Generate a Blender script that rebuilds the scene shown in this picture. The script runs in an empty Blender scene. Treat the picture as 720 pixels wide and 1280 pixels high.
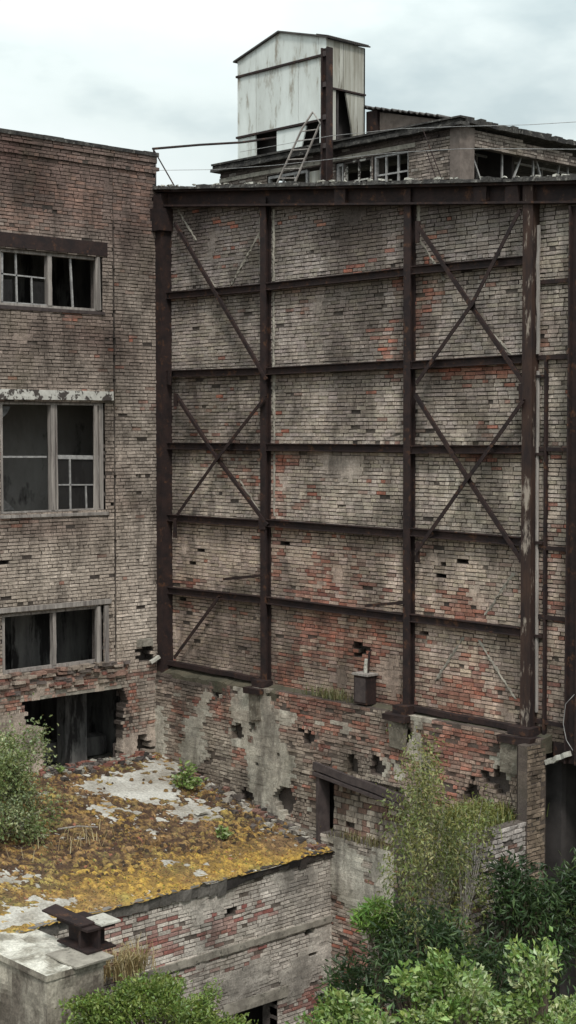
import bpy, math, random
import numpy as np
from mathutils import Vector, Matrix, noise as MN

random.seed(7); np.random.seed(7)
R = math.radians
C = bpy.context.scene.collection
SC = bpy.context.scene

# ------------------------------------------------------------------ camera
F, H, TH = 1900.0, 13.5, math.atan(100/1900)
YAW = R(47.0)
FW = (-math.sin(YAW), math.cos(YAW)); RT = (math.cos(YAW), math.sin(YAW))
CAM = (27.927, -22.106, H)
cd = bpy.data.cameras.new('camera'); cam = bpy.data.objects.new('camera', cd); C.objects.link(cam)
cam.location = CAM; cam.rotation_euler = (math.pi/2 - TH, 0, YAW)
cd.sensor_fit = 'VERTICAL'; cd.sensor_height = 24; cd.lens = 24*F/1280
cd.clip_start = .1; cd.clip_end = 3000
SC.camera = cam

def ray(px, py):
    r = (px-360)/F; u = (640-py)/F
    f = math.cos(TH)+u*math.sin(TH); z = -math.sin(TH)+u*math.cos(TH)
    return (f*FW[0]+r*RT[0], f*FW[1]+r*RT[1], z)
def at(px, py, ax, v):
    """point of a real plane (x, y or z = v) that is seen at a measured spot of the photograph"""
    d = ray(px, py); t = (v-CAM[ax])/d[ax]
    return Vector([CAM[i]+t*d[i] for i in range(3)])
def roof_z(x): return 6.05-.195*x
def at_roof(px, py):
    d = ray(px, py); t = (6.05-.195*CAM[0]-CAM[2])/(d[2]+.195*d[0])
    return Vector([CAM[i]+t*d[i] for i in range(3)])

# ------------------------------------------------------------------ materials
def newmat(name):
    m = bpy.data.materials.new(name); m.use_nodes = True
    nt = m.node_tree; nt.nodes.clear()
    out = nt.nodes.new('ShaderNodeOutputMaterial'); b = nt.nodes.new('ShaderNodeBsdfPrincipled')
    nt.links.new(b.outputs[0], out.inputs[0])
    b.inputs['Specular IOR Level'].default_value = .25
    return m, nt, b, out
def N(nt, t, **k):
    n = nt.nodes.new(t)
    for a, v in k.items(): setattr(n, a, v)
    return n
def noise(nt, scale, detail=4, rough=.6, vec=None, stretch=None):
    tc = N(nt, 'ShaderNodeTexCoord')
    n = N(nt, 'ShaderNodeTexNoise'); n.inputs['Scale'].default_value = scale
    n.inputs['Detail'].default_value = detail; n.inputs['Roughness'].default_value = rough
    src = tc.outputs['Object']
    if stretch:
        mp = N(nt, 'ShaderNodeMapping'); mp.inputs['Scale'].default_value = stretch
        nt.links.new(src, mp.inputs[0]); src = mp.outputs[0]
    nt.links.new(src, n.inputs['Vector'])
    return n.outputs['Fac']
def ramp(nt, fac, stops):
    r = N(nt, 'ShaderNodeValToRGB'); e = r.color_ramp.elements
    while len(e) > 1: e.remove(e[0])
    e[0].position = stops[0][0]; c = stops[0][1]; e[0].color = (c, c, c, 1) if not isinstance(c, tuple) else (*c, 1)
    for p, c in stops[1:]:
        q = e.new(p); q.color = (c, c, c, 1) if not isinstance(c, tuple) else (*c, 1)
    nt.links.new(fac, r.inputs[0]); return r.outputs[0]
def mix(nt, a, b, fac, mode='MIX'):
    m = N(nt, 'ShaderNodeMix', data_type='RGBA', blend_type=mode)
    for i, v in ((6, a), (7, b)):
        if isinstance(v, tuple): m.inputs[i].default_value = (*v, 1)
        else: nt.links.new(v, m.inputs[i])
    if isinstance(fac, (int, float)): m.inputs[0].default_value = fac
    else: nt.links.new(fac, m.inputs[0])
    return m.outputs[2]
def bump(nt, b, h, strength=.5, dist=.02):
    n = N(nt, 'ShaderNodeBump'); n.inputs['Strength'].default_value = strength; n.inputs['Distance'].default_value = dist
    nt.links.new(h, n.inputs['Height']); nt.links.new(n.outputs[0], b.inputs['Normal'])
def attr(nt, name='tint'):
    a = N(nt, 'ShaderNodeAttribute'); a.attribute_name = name; return a.outputs['Color']

def mat_masonry(name, grime=(.055, .043, .036), amount=.6, moss=(.10, .085, .05)):
    m, nt, b, o = newmat(name)
    c = mix(nt, attr(nt), (1.04, 1.005, 1.01), 1.0, 'MULTIPLY')
    c = mix(nt, c, ramp(nt, noise(nt, 30, 6, .78), [(.32, .42), (.5, 1.0), (.68, 1.5)]), 1.0, 'MULTIPLY')
    c = mix(nt, c, ramp(nt, noise(nt, .55, 4, .6), [(.36, .50), (.52, 1.0), (.66, 1.12)]), 1.0, 'MULTIPLY')
    # grime with its own shape: rain streaks and blotches
    st = ramp(nt, noise(nt, 2.2, 6, .68, stretch=(1, 1, .28)), [(.47, 0.0), (.64, amount)])
    c = mix(nt, c, grime, st)
    bl = ramp(nt, noise(nt, 7.5, 6, .75), [(.52, 0.0), (.68, amount*.9)])
    c = mix(nt, c, grime, bl)
    gr = ramp(nt, noise(nt, .9, 5, .6), [(.54, 0.0), (.7, .3)])
    c = mix(nt, c, moss, gr)
    nt.links.new(c, b.inputs['Base Color']); b.inputs['Roughness'].default_value = .95
    bump(nt, b, noise(nt, 42, 5, .75), .8, .012)
    return m
def mat_var(name, c1, c2, scale=6, rough=.85, stops=(.38, .62), stretch=None, bs=.4, bd=.01, metallic=0, c3=None, s3=20, detail=6, c3s=(.56, .66)):
    m, nt, b, o = newmat(name)
    f = ramp(nt, noise(nt, scale, detail, .68, stretch=stretch), [(stops[0], 0.0), (stops[1], 1.0)])
    c = mix(nt, c1, c2, f)
    if c3: c = mix(nt, c, c3, ramp(nt, noise(nt, s3, 5, .7, stretch=stretch), [(c3s[0], 0.0), (c3s[1], 1.0)]))
    nt.links.new(c, b.inputs['Base Color']); b.inputs['Roughness'].default_value = rough
    b.inputs['Metallic'].default_value = metallic
    bump(nt, b, noise(nt, scale*5, 5, .7, stretch=stretch), bs, bd)
    return m
def mat_leaf(name):
    m, nt, b, o = newmat(name)
    c = attr(nt)
    nt.links.new(c, b.inputs['Base Color']); b.inputs['Roughness'].default_value = .42
    b.inputs['Specular IOR Level'].default_value = .5
    t = N(nt, 'ShaderNodeBsdfTranslucent'); mx = N(nt, 'ShaderNodeMixShader'); mx.inputs[0].default_value = .28
    nt.links.new(mix(nt, c, (1.0, 1.0, .45), 1.0, 'MULTIPLY'), t.inputs[0])
    nt.links.new(b.outputs[0], mx.inputs[1]); nt.links.new(t.outputs[0], mx.inputs[2]); nt.links.new(mx.outputs[0], o.inputs[0])
    return m
def mat_tint(name, rough=.9, fine=30, bs=.6):
    m, nt, b, o = newmat(name)
    c = mix(nt, attr(nt), ramp(nt, noise(nt, fine, 5, .7), [(.3, .6), (.7, 1.35)]), 1.0, 'MULTIPLY')
    nt.links.new(c, b.inputs['Base Color']); b.inputs['Roughness'].default_value = rough
    bump(nt, b, noise(nt, fine*2, 4, .7), bs, .012)
    return m

M = {}
M['brick'] = mat_masonry('weathered brick')
M['brick_base'] = mat_masonry('ruined base brick', amount=.62)
M['brick_pale'] = mat_masonry('whitewashed brick', amount=.4)
M['steel'] = mat_var('rusted dark steel', (.016, .011, .0115), (.032, .0185, .0165), 4, .8, c3=(.085, .040, .023), s3=5, bs=.6, c3s=(.57, .68))
M['steel_peel'] = mat_var('peeling painted steel', (.02, .013, .013), (.05, .028, .021), 5, .8, stretch=(1, 1, .25), c3=(.30, .25, .21), s3=6, bs=.5)
M['wood'] = mat_var('weathered grey wood', (.33, .295, .27), (.17, .15, .14), 9, .9, stretch=(1, 1, .08), c3=(.11, .09, .085), s3=14, bs=.5)
M['wood_dark'] = mat_var('dark tarred timber', (.045, .035, .035), (.075, .058, .055), 7, .85)
M['lintel_white'] = mat_var('flaking white painted lintel', (.52, .50, .46), (.40, .38, .35), 8, .9, c3=(.06, .05, .046), s3=4.5, bs=.6, c3s=(.49, .53))
M['concrete'] = mat_var('weathered concrete', (.33, .30, .255), (.19, .17, .145), 3, .95, c3=(.13, .12, .10), s3=7, bs=.7, bd=.02)
M['concrete_pale'] = mat_var('pale crumbling concrete', (.50, .48, .43), (.34, .32, .28), 4, .95, c3=(.10, .09, .075), s3=6, bs=.8, bd=.03)
M['felt'] = mat_var('torn roofing felt', (.022, .02, .02), (.06, .055, .05), 5, .9, c3=(.16, .15, .135), s3=7, bs=.8, bd=.03)
M['plaster_in'] = mat_var('dirty interior plaster', (.21, .20, .19), (.085, .08, .08), 1.8, .95, stretch=(1, 1.6, .35), c3=(.03, .027, .027), s3=1.3, c3s=(.52, .60))
M['panel'] = mat_var('stained white cladding', (.64, .665, .645), (.50, .515, .49), 1.6, .7, stretch=(1, 1, .25), c3=(.30, .275, .235), s3=3.2, bs=.15)
M['panel_dirty'] = mat_var('dirty cladding', (.44, .43, .39), (.22, .205, .17), 2.6, .8, stretch=(1.5, 1.5, .12), c3=(.12, .105, .08), s3=4, bs=.2)
M['sheet'] = mat_var('corrugated dark sheet', (.05, .046, .046), (.085, .075, .07), 3, .8)
M['white_metal'] = mat_var('pale painted bars', (.34, .33, .32), (.2, .19, .19), 9, .7)
M['leaf'] = mat_leaf('leaves')
M['bark'] = mat_var('bark', (.09, .07, .05), (.15, .12, .09), 12, .95)
M['bark_birch'] = mat_var('birch bark', (.36, .33, .29), (.13, .11, .09), 9, .9, stretch=(1, 1, 3))
M['moss'] = mat_tint('moss', 1.0, 22, .9)
M['tint'] = mat_tint('debris', .95, 20, .7)
M['ground'] = mat_var('earth and rubble', (.06, .055, .04), (.10, .085, .06), 1.5, 1, c3=(.05, .07, .03), s3=.6, bs=.8, bd=.05)
m, nt, b, o = newmat('dirty glass'); b.inputs['Base Color'].default_value = (.03, .028, .028, 1); b.inputs['Roughness'].default_value = .4
b.inputs['Alpha'].default_value = .4; M['glass'] = m
M['dark_plaster'] = mat_var('dark streaked plaster', (.16, .145, .135), (.04, .034, .032), 1.1, .95, stretch=(1, 2.2, .3), c3=(.02, .017, .017), s3=1.7, c3s=(.50, .60))  # darker, streaked plaster for the lowest room
M['shard'] = mat_var('grimy glass shard', (.10, .10, .10), (.05, .05, .05), 5, .25)
M['pad'] = mat_var('stained pad concrete', (.20, .175, .14), (.10, .085, .068), 5, .95, c3=(.26, .235, .19), s3=9, bs=.9, bd=.03)
M['pier'] = mat_var('brown rendered pier', (.16, .13, .115), (.10, .08, .07), 4, .95)
M['room'] = mat_var('lit room plaster', (.30, .28, .265), (.19, .175, .168), .7, .95, stretch=(1, 1, .5), c3=(.08, .07, .07), s3=.9, c3s=(.56, .64))  # paler interior plaster, the light in that room painted into its colour
M['black'] = mat_var('shade black lining', (.045, .04, .039), (.07, .062, .06), 2, .95)  # darkness of the unlit shaft and interiors is put into this colour

# ------------------------------------------------------------------ mesh helpers
def mesh_np(name, V, Q, mat, cols=None, parent=None, smooth=False):
    V = np.asarray(V, dtype=np.float32).reshape(-1, 3); Q = np.asarray(Q, dtype=np.int32).reshape(-1, 4)
    me = bpy.data.meshes.new(name)
    me.vertices.add(len(V)); me.vertices.foreach_set('co', V.ravel())
    me.loops.add(Q.size); me.loops.foreach_set('vertex_index', Q.ravel())
    me.polygons.add(len(Q)); me.polygons.foreach_set('loop_start', np.arange(0, Q.size, 4, dtype=np.int32))
    try: me.polygons.foreach_set('loop_total', np.full(len(Q), 4, dtype=np.int32))
    except Exception: pass
    me.polygons.foreach_set('use_smooth', np.full(len(Q), bool(smooth), dtype=bool))
    if cols is not None:
        cols = np.asarray(cols, dtype=np.float32).reshape(-1, 3)
        a = me.attributes.new('tint', 'FLOAT_COLOR', 'FACE')
        a.data.foreach_set('color', np.concatenate([cols, np.ones((len(cols), 1), np.float32)], 1).ravel())
    me.update(calc_edges=True); me.validate()
    me.materials.append(mat)
    ob = bpy.data.objects.new(name, me); C.objects.link(ob)
    if parent: ob.parent = parent
    return ob

class MB:
    """collects boxes, bars and tubes that become ONE mesh"""
    def __init__(s): s.V = []; s.Q = []; s.K = []
    def quad(s, a, b, c, d, col=None):
        i = len(s.V); s.V += [tuple(a), tuple(b), tuple(c), tuple(d)]; s.Q.append((i, i+1, i+2, i+3)); s.K.append(col or (.5, .5, .5))
    def hexa(s, P, col=None, skip=()):
        i = len(s.V); s.V += [tuple(p) for p in P]
        for k, f in enumerate(((0, 3, 2, 1), (4, 5, 6, 7), (0, 1, 5, 4), (1, 2, 6, 5), (2, 3, 7, 6), (3, 0, 4, 7))):
            if k in skip: continue
            s.Q.append(tuple(i+j for j in f)); s.K.append(col or (.5, .5, .5))
        return s
    def box(s, x0, x1, y0, y1, z0, z1, col=None, j=0):
        r = lambda: random.uniform(-j, j) if j else 0
        return s.hexa([(x+r(), y+r(), z+r()) for z in (z0, z1) for x, y in ((x0, y0), (x1, y0), (x1, y1), (x0, y1))], col)
    def bar(s, p, q, w, d, up=(0, 0, 1), seg=1, jit=0, col=None):
        p = Vector(p); q = Vector(q); t = (q-p).normalized(); up = Vector(up)
        a = t.cross(up)
        if a.length < 1e-3: a = t.cross(Vector((0, 1, 0)))
        a.normalize(); b = a.cross(t).normalized()
        rings = []
        for k in range(seg+1):
            c = p.lerp(q, k/seg)
            if jit and 0 < k < seg: c = c+a*random.uniform(-jit, jit)+b*random.uniform(-jit, jit)
            i = len(s.V); s.V += [tuple(c+a*x*w/2+b*y*d/2) for x, y in ((-1, -1), (1, -1), (1, 1), (-1, 1))]; rings.append(i)
        for k in range(seg):
            for e in range(4): s.Q.append((rings[k]+e, rings[k]+(e+1) % 4, rings[k+1]+(e+1) % 4, rings[k+1]+e)); s.K.append(col or (.5,)*3)
        i = rings[0]; s.Q.append((i+3, i+2, i+1, i)); s.K.append(col or (.5,)*3)
        i = rings[-1]; s.Q.append((i, i+1, i+2, i+3)); s.K.append(col or (.5,)*3)
        return s
    def tube(s, pts, r0, r1=None, n=6, col=None):
        pts = [Vector(p) for p in pts]; r1 = r0 if r1 is None else r1; rings = []
        for k, c in enumerate(pts):
            t = (pts[min(k+1, len(pts)-1)]-pts[max(k-1, 0)]).normalized()
            a = t.cross(Vector((.13, .31, .94)))
            if a.length < 1e-3: a = t.cross(Vector((1, 0, 0)))
            a.normalize(); b = t.cross(a); r = r0+(r1-r0)*k/max(1, len(pts)-1)
            i = len(s.V); rings.append(i)
            s.V += [tuple(c+a*r*math.cos(2*math.pi*e/n)+b*r*math.sin(2*math.pi*e/n)) for e in range(n)]
        for k in range(len(pts)-1):
            for e in range(n): s.Q.append((rings[k]+e, rings[k]+(e+1) % n, rings[k+1]+(e+1) % n, rings[k+1]+e)); s.K.append(col or (.5,)*3)
        for i in (rings[0], rings[-1]):
            for e in range(1, n-2, 2): s.Q.append((i, i+e, i+e+1, i+min(e+2, n-1))); s.K.append(col or (.5,)*3)
        return s
    def build(s, name, mat, parent=None, smooth=False):
        return mesh_np(name, s.V, s.Q, mat, s.K, parent, smooth)

def tag(o, label=None, cat=None, group=None, kind=None):
    if label: o['label'] = label
    if cat: o['category'] = cat
    if group: o['group'] = group
    if kind: o['kind'] = kind
    return o
def empty(name, loc, label, cat, group=None):
    o = bpy.data.objects.new(name, None); C.objects.link(o); o.location = (0, 0, 0)
    o.empty_display_size = .3
    return tag(o, label, cat, group)
def fr(x, y, z=0, s=1.0, o=4): return MN.fractal(Vector((x*s, y*s, z*s)), .9, 2.0, o)
def lerp3(a, b, t): t = max(0, min(1, t)); return tuple(a[i]+(b[i]-a[i])*t for i in range(3))

# ------------------------------------------------------------------ brickwork
def brickwork(name, mat, parent, u0, u1, z0, z1, place, colfn, openings=(), hole=None, plaster=None, top=None,
              dz=.0775, L=.262, rough=1.0, mortar=(.085, .07, .062), recess=.014, off=None, thick=.45, drop=.012, edge=None, reveal=True, joint=.0095, splits=(), fine=None, deep=None):
    """a wall of single bricks (each with its own tilt, depth and tone) on mortar cells; place(u, n, z) -> world"""
    V = []; Q = []; K = []
    def box(a, b, c, d, nf, nb, col, jit=0, tilt=None):
        i = len(V)
        for k, (u, z) in enumerate(((a, c), (b, c), (b, d), (a, d))):
            jj = random.uniform(-jit, jit)
            V.append(place(u+jj*.8, nf+(tilt[k] if tilt else 0), z+random.uniform(-jit, jit)*.7))
        for u, z in ((a, c), (b, c), (b, d), (a, d)): V.append(place(u, nb, z))
        for f in ((0, 1, 2, 3), (1, 0, 4, 5), (2, 1, 5, 6), (3, 2, 6, 7), (0, 3, 7, 4)):
            Q.append(tuple(i+e for e in f)); K.append(col)
    nrow = int(round((z1-z0)/dz))
    for r in range(nrow):
        c = z0+r*dz; d = c+dz; zm = (c+d)/2
        iv = [(u0, u1)]
        for (a, b, e, f) in openings:
            if e < zm < f:
                nv = []
                for p, q in iv:
                    if b <= p or a >= q: nv.append((p, q)); continue
                    if a > p: nv.append((p, a))
                    if b < q: nv.append((b, q))
                iv = nv
        for sp in splits:
            iv = [w_ for p, q in iv for w_ in (((p, sp), (sp, q)) if p < sp < q else ((p, q),))]
        header = (r % 5 == 4)
        bl = L/2 if header else L
        x = u0-bl*(.5 if r % 2 else 0)-random.uniform(0, .03)
        cells = []
        while x < u1:
            w = bl*random.uniform(.9, 1.1)*(.4 if fine and fine(x, zm) else 1)
            for p, q in iv:
                a = max(x, p); b = min(x+w, q)
                if b-a > .03: cells.append((a, b))
            x += w
        for p, q in iv:
            ns = max(1, int((q-p)/(.1 if deep and c < 8 else .5))) if (top or edge) else 1
            for sgi in range(ns):
                a = p+(q-p)*sgi/ns; b = p+(q-p)*(sgi+1)/ns
                if deep and deep((a+b)/2, zm): continue
                if (top and d > min(top(a), top(b))-.08) or (edge and edge((a+b)/2+.26, zm)): continue
                i = len(V); V += [place(a, -thick*.55, c), place(b, -thick*.55, c), place(b, -thick*.55, d), place(a, -thick*.55, d)]
                Q.append((i, i+1, i+2, i+3)); K.append((.07, .058, .052))
        for a, b in cells:
            um = (a+b)/2
            if top and zm > top(um)+random.uniform(-.05, .04): continue
            if edge and edge(um, zm): continue
            h = hole(um, zm) if hole else 0
            if h: continue
            o = off(um, zm) if off else 0
            pl = plaster(um, zm) if plaster else 0
            mc = lerp3(mortar, colfn(um, zm, .5), max(0, .05+.55*fr(um, zm, 5, .8)))
            rc = recess*random.uniform(.6, 1.3)
            if pl > 0:
                pc = colfn(um, zm, -1); f = random.uniform(.85, 1.12)
                pc = tuple(v*f for v in pc)
                pn = o+.006+.012*min(1, pl*3)+.010*fr(um, zm, 9, 2.5)
                t4 = [.012*fr(uu, zz, 9, 3.0) for uu, zz in ((a, c), (b, c), (b, d), (a, d))]
                box(a, b, c, d, pn, -thick*.5, pc, 0, t4); continue
            box(a, b, c, d, o-rc, -thick*.5, mc)
            if random.random() < drop*(1+2.5*max(0, fr(um, zm, 2, .7))): continue        # fallen brick
            k = random.random()
            col = colfn(um, zm, k)
            nf = o+random.gauss(0, .0035*rough)+(.008*rough*fr(um, zm, 1, 2))
            if random.random() < .018*rough: nf -= random.uniform(.008, .035)
            tl = [random.uniform(-.005, .005)*rough for _ in range(4)]
            g = joint
            g1, g2, g3, g4 = (g*random.uniform(.5, 1.5) for _ in range(4))
            box(a+g1, b-g2, c+g3, d-g4, nf, o-.05, col, .005*rough, tl)
    if reveal:
        for (a, b, e, f) in openings:
            def q4(P, col=(.13, .115, .105)):
                i = len(V); V.extend(P); Q.append((i, i+1, i+2, i+3)); K.append(col)
            n0, n1 = -.015, -thick
            ff = min(f, z1); ee = max(e, z0)
            q4([place(a, n0, ee), place(a, n0, ff), place(a, n1, ff), place(a, n1, ee)])
            q4([place(b, n0, ff), place(b, n0, ee), place(b, n1, ee), place(b, n1, ff)])
            q4([place(a, n0, ff), place(b, n0, ff), place(b, n1, ff), place(a, n1, ff)])
            q4([place(b, n0, ee), place(a, n0, ee), place(a, n1, ee), place(b, n1, ee)])
    return mesh_np(name, V, Q, mat, K, parent)

def on_y(y0): return lambda u, n, z: (u, y0-n, z)       # wall seen from -y
def on_x(x0): return lambda u, n, z: (x0+n, u, z)       # wall seen from +x
def blobs(L):  # soft-edged patches on a wall: (u, z, ru, rz, weight)
    def f(u, z):
        s = 0
        for a, b, ru, rz, w in L:
            e = ((u-a)/ru)**2+((z-b)/rz)**2
            if e < 4: s += w*math.exp(-e*1.1)
        return s
    return f
def PY(px, py, ru, rz, w=1.0, y=0): p = at(px, py, 1, y); return (p.x, p.z, ru, rz, w)
def PX(px, py, ru, rz, w=1.0, x=0): p = at(px, py, 0, x); return (p.y, p.z, ru, rz, w)
def seg_in(poly, u, z):
    ins = False; n = len(poly)
    for i in range(n):
        a, b = poly[i], poly[(i+1) % n]
        if (a[1] > z) != (b[1] > z) and u < (b[0]-a[0])*(z-a[1])/(b[1]-a[1])+a[0]: ins = not ins
    return ins
def ell(L):
    def f(u, z):
        for a, b, ru, rz, ww in L:
            if ((u-a)/ru)**2+((z-b)/rz)**2 < 1+.5*fr(u, z, 3, 3): return 1
        return 0
    return f

RED = [(.32, .135, .095), (.26, .11, .08), (.34, .165, .115), (.22, .095, .075), (.37, .135, .09)]
DULLRED = [(.23, .145, .115), (.20, .125, .10), (.26, .165, .13)]

# =================================================================== THE HALL (main wall)
hall = empty('factory_hall', (0, 0, 0), 'long windowless brick wall of grey weathered bricks behind the rusty steel grid', 'factory')
TOP_L, TOP_R = 18.75, 17.5
def beam_z(x): return 19.13+(17.93-19.13)*(x+.13)/11.77           # top of the sloping parapet beam

red_main = blobs([PY(*a) for a in [(595, 463, .9, .17, 1.5), (503, 355, .28, .3, 1.1), (535, 365, .5, .25, .7), (525, 405, .4, .4, .7),
    (440, 338, .35, .18, .7), (490, 440, .4, .5, .5), (355, 575, .6, .22, .7), (347, 610, .2, .8, .7), (610, 571, .9, .12, .9),
    (577, 760, .55, .32, 1.3), (575, 868, 1.0, .42, 1.0), (590, 822, .3, .25, .8), (500, 880, .5, .4, .8), (440, 805, 1.3, .7, 1.0),
    (385, 780, .6, .6, .7), (405, 722, .8, .35, .6), (235, 732, .5, .3, .6), (345, 700, .2, .9, .6), (355, 845, .5, .5, 1.1), (540, 330, .3, .12, .5),
    (280, 560, .7, .5, .25), (300, 600, .5, .5, .3), (430, 690, .9, .4, .35), (560, 460, .4, .2, .5), (380, 385, .3, .3, .25), (680, 420, .3, .4, .5), (685, 760, .5, 2, .22)]])
pale_main = blobs([PY(*a) for a in [(600, 610, 1.2, 1.0, 1.0), (600, 730, 1.3, .9, .8), (600, 820, .8, .6, .6), (690, 330, .6, .9, .8), (690, 520, .5, 1.2, .7), (450, 610, .8, .8, .5), (260, 430, .9, .9, .35),
    (260, 600, 1., .8, .7), (260, 690, 1, .7, .6), (430, 690, 1.2, .6, .4), (480, 500, .8, .6, .35)]])
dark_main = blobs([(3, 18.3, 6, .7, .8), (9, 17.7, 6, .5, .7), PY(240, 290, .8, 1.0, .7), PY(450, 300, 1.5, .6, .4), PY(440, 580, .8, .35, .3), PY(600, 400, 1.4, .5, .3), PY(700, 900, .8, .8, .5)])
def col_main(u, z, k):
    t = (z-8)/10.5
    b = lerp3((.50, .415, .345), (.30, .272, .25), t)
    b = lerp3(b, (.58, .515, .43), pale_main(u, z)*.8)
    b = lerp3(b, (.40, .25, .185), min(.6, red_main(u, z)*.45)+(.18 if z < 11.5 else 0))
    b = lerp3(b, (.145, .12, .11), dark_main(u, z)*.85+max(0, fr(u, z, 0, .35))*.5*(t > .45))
    rail_ = min((zz-z for zz in (16.6, 14.8, 13.15, 11.5, 9.83, 8.1) if zz > z), default=9)
    if rail_ < .5: b = lerp3(b, (.19, .115, .075), max(0, (.5-rail_)*1.0*(.4+fr(u, 0, 3, 2.2))))      # rust run-off under the rails
    b = lerp3(b, (.10, .08, .068), max(0, min(.6, fr(u, z*.5, 13, .55)*1.1)))                           # broad damp stains
    if k < 0: return tuple(v*1.02 for v in b)
    r = red_main(u, z)*1.0+.15*fr(u, z, 7, .8)+(.05 if z < 10.5 else .0)
    if k*1.1 < r: return lerp3(random.choice(RED if r > .5 else RED+DULLRED), b, random.uniform(0, .45))
    q = random.random()
    f = random.uniform(.86, 1.13)
    if q > .95: return tuple(v*1.25 for v in b)
    return tuple(v*f*h for v, h in zip(b, (1, random.uniform(.97, 1.02), random.uniform(.93, 1.02))))
plast_main = blobs([PY(*a) for a in [(265, 310, .25, .35, .9), (440, 585, .5, .4, .35), (565, 800, .5, .6, .5), (540, 700, .7, .5, .4), (630, 800, .5, .6, .3), (620, 290, .4, .35, .5), (400, 390, .8, .5, .3), (390, 480, .8, .6, .3), (560, 520, .8, .5, .2), (375, 610, .5, .5, .4)]])
def pl_main(u, z): return plast_main(u, z)+.55*fr(u, z, 11, .9)-.37
hole_main = ell([PY(357, 678, .12, .13), PY(556, 707, .05, .12), PY(552, 722, .05, .12), PY(578, 702, .05, .1), PY(228, 745, .1, .1), PY(452, 812, .16, .2), PY(252, 690, .1, .05), PY(240, 703, .12, .05), PY(528, 790, .12, .06), PY(688, 722, .09, .08), PY(232, 715, .1, .05)])
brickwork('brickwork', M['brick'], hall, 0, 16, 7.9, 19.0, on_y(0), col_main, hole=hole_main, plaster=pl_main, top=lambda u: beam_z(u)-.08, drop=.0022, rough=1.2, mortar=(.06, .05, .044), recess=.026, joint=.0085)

# base storey, standing 35 cm proud
BY = -.35
red_base = blobs([PY(*a, y=BY) for a in [(270, 880, 1.0, .5, .9), (390, 885, 1.0, .6, .9), (300, 945, .3, .35, .9), (580, 930, 1.5, .38, 1.3), (455, 920, .7, .35, .6), (402, 975, .25, .8, .7), (545, 962, .9, .35, .7), (490, 940, .5, .4, .6), (220, 900, .25, .6, .4), (560, 1000, 1, .4, .6), (440, 1190, .4, .9, 1.0), (350, 870, .8, .3, .6)]])
plast_base = blobs([PY(*a, y=BY) for a in [(340, 955, .75, 1.0, 1.2), (245, 925, .8, .9, .8), (310, 885, .5, .45, .9), (200, 920, .3, 1.2, .8), (360, 900, .3, .3, .6), (430, 915, .7, .35, .6), (520, 920, .35, .6, .8), (640, 945, .4, .4, .5), (470, 1085, 1.2, .6, .9), (465, 1150, .9, .8, .6), (430, 1100, .4, 1, .4)]])
dark_base = blobs([PY(*a, y=BY) for a in [(240, 850, 2.0, .25, .9), (430, 945, 1, .3, .6), (680, 950, .3, 1, .6), (330, 850, .6, .2, .7)]])
def col_base(u, z, k):
    b = lerp3((.29, .225, .18), (.37, .335, .275), .5+.6*fr(u, z, 3, .6))
    if z < 5.3: b = lerp3(b, (.47, .43, .37), .6)
    b = lerp3(b, (.36, .20, .15), min(.6, red_base(u, z)*.5))
    b = lerp3(b, (.08, .065, .06), dark_base(u, z))
    if k < 0: return lerp3((.43, .415, .35), b, .25+.3*fr(u, z, 4, 2))
    r = red_base(u, z)*.8+.08+.3*fr(u, z, 7, .7)-.3*dark_base(u, z)
    if k < r: return lerp3(tuple(v*(1-.5*min(1, dark_base(u, z))) for v in random.choice(RED+DULLRED)), b, random.uniform(0, .5))
    f = random.uniform(.7, 1.2); return tuple(v*f for v in b)
def pl_base(u, z): return plast_base(u, z)+.8*fr(u, z, 12, 1.1)-.43
HB = ([PY(*a, y=BY) for a in [(270, 864, .17, .24), (296, 914, .2, .2), (386, 922, .16, .15), (440, 957, .17, .2), (471, 958, .2, .2), (503, 917, .22, .28), (627, 978, .2, .28), (315, 908, .1, .12), (355, 1000, .35, .3), (308, 995, .2, .16), (590, 993, .2, .15), (605, 968, .16, .06), (612, 975, .16, .06), (340, 870, .2, .1), (490, 890, .3, .08), (590, 975, .1, .05), (347, 945, .05, .05), (375, 912, .1, .06), (322, 955, .03, .05)]])
hole_base = ell(HB); fine_base_ = ell([(a, b, ru*1.8+.15, rz*1.5, w_) for a, b, ru, rz, w_ in HB])
def fine_base(u, z): return fine_base_(u, z)
NICHE = (5.5, 7.95, 5.2, 6.5)
brickwork('base_brickwork', M['brick_base'], hall, 0, 11.24, 0, 8.02, on_y(BY), col_base, openings=[NICHE], hole=hole_base, plaster=pl_base,
          rough=2.0, drop=.035, recess=.022, mortar=(.10, .08, .068), thick=.33, fine=fine_base,
          top=lambda u: 8.02+.10*fr(u, 0, 0, 1.1)-(.16 if u < 3.5 else 0))
def col_niche(u, z, k):
    if k < 0: return (.42, .38, .33)
    if k < .3: return random.choice(DULLRED)
    f = random.uniform(.6, 1.2); return (.47*f, .41*f, .34*f)
brickwork('blocked_doorway', M['brick_base'], hall, 5.72, 8.0, 5.0, 6.5, on_y(-.10), col_niche, dz=.12, L=.24, rough=2, drop=.01, recess=.03, thick=.2, hole=ell([PY(437, 1035, .13, .1, y=-.1)]), mortar=(.13, .09, .075))
mb = MB(); mb.bar((5.42, -.36, 6.58), (7.98, -.36, 6.30), .12, .16, seg=7, jit=.012); mb.bar((5.42, -.37, 6.42), (8.0, -.37, 6.16), .12, .07)
mb.build('doorway_lintel', M['wood_dark'], hall)
mb = MB(); mb.box(5.49, 5.60, -.40, -.12, 4.9, 6.5, j=.015); mb.build('door_jamb', M['wood_dark'], hall)
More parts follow.
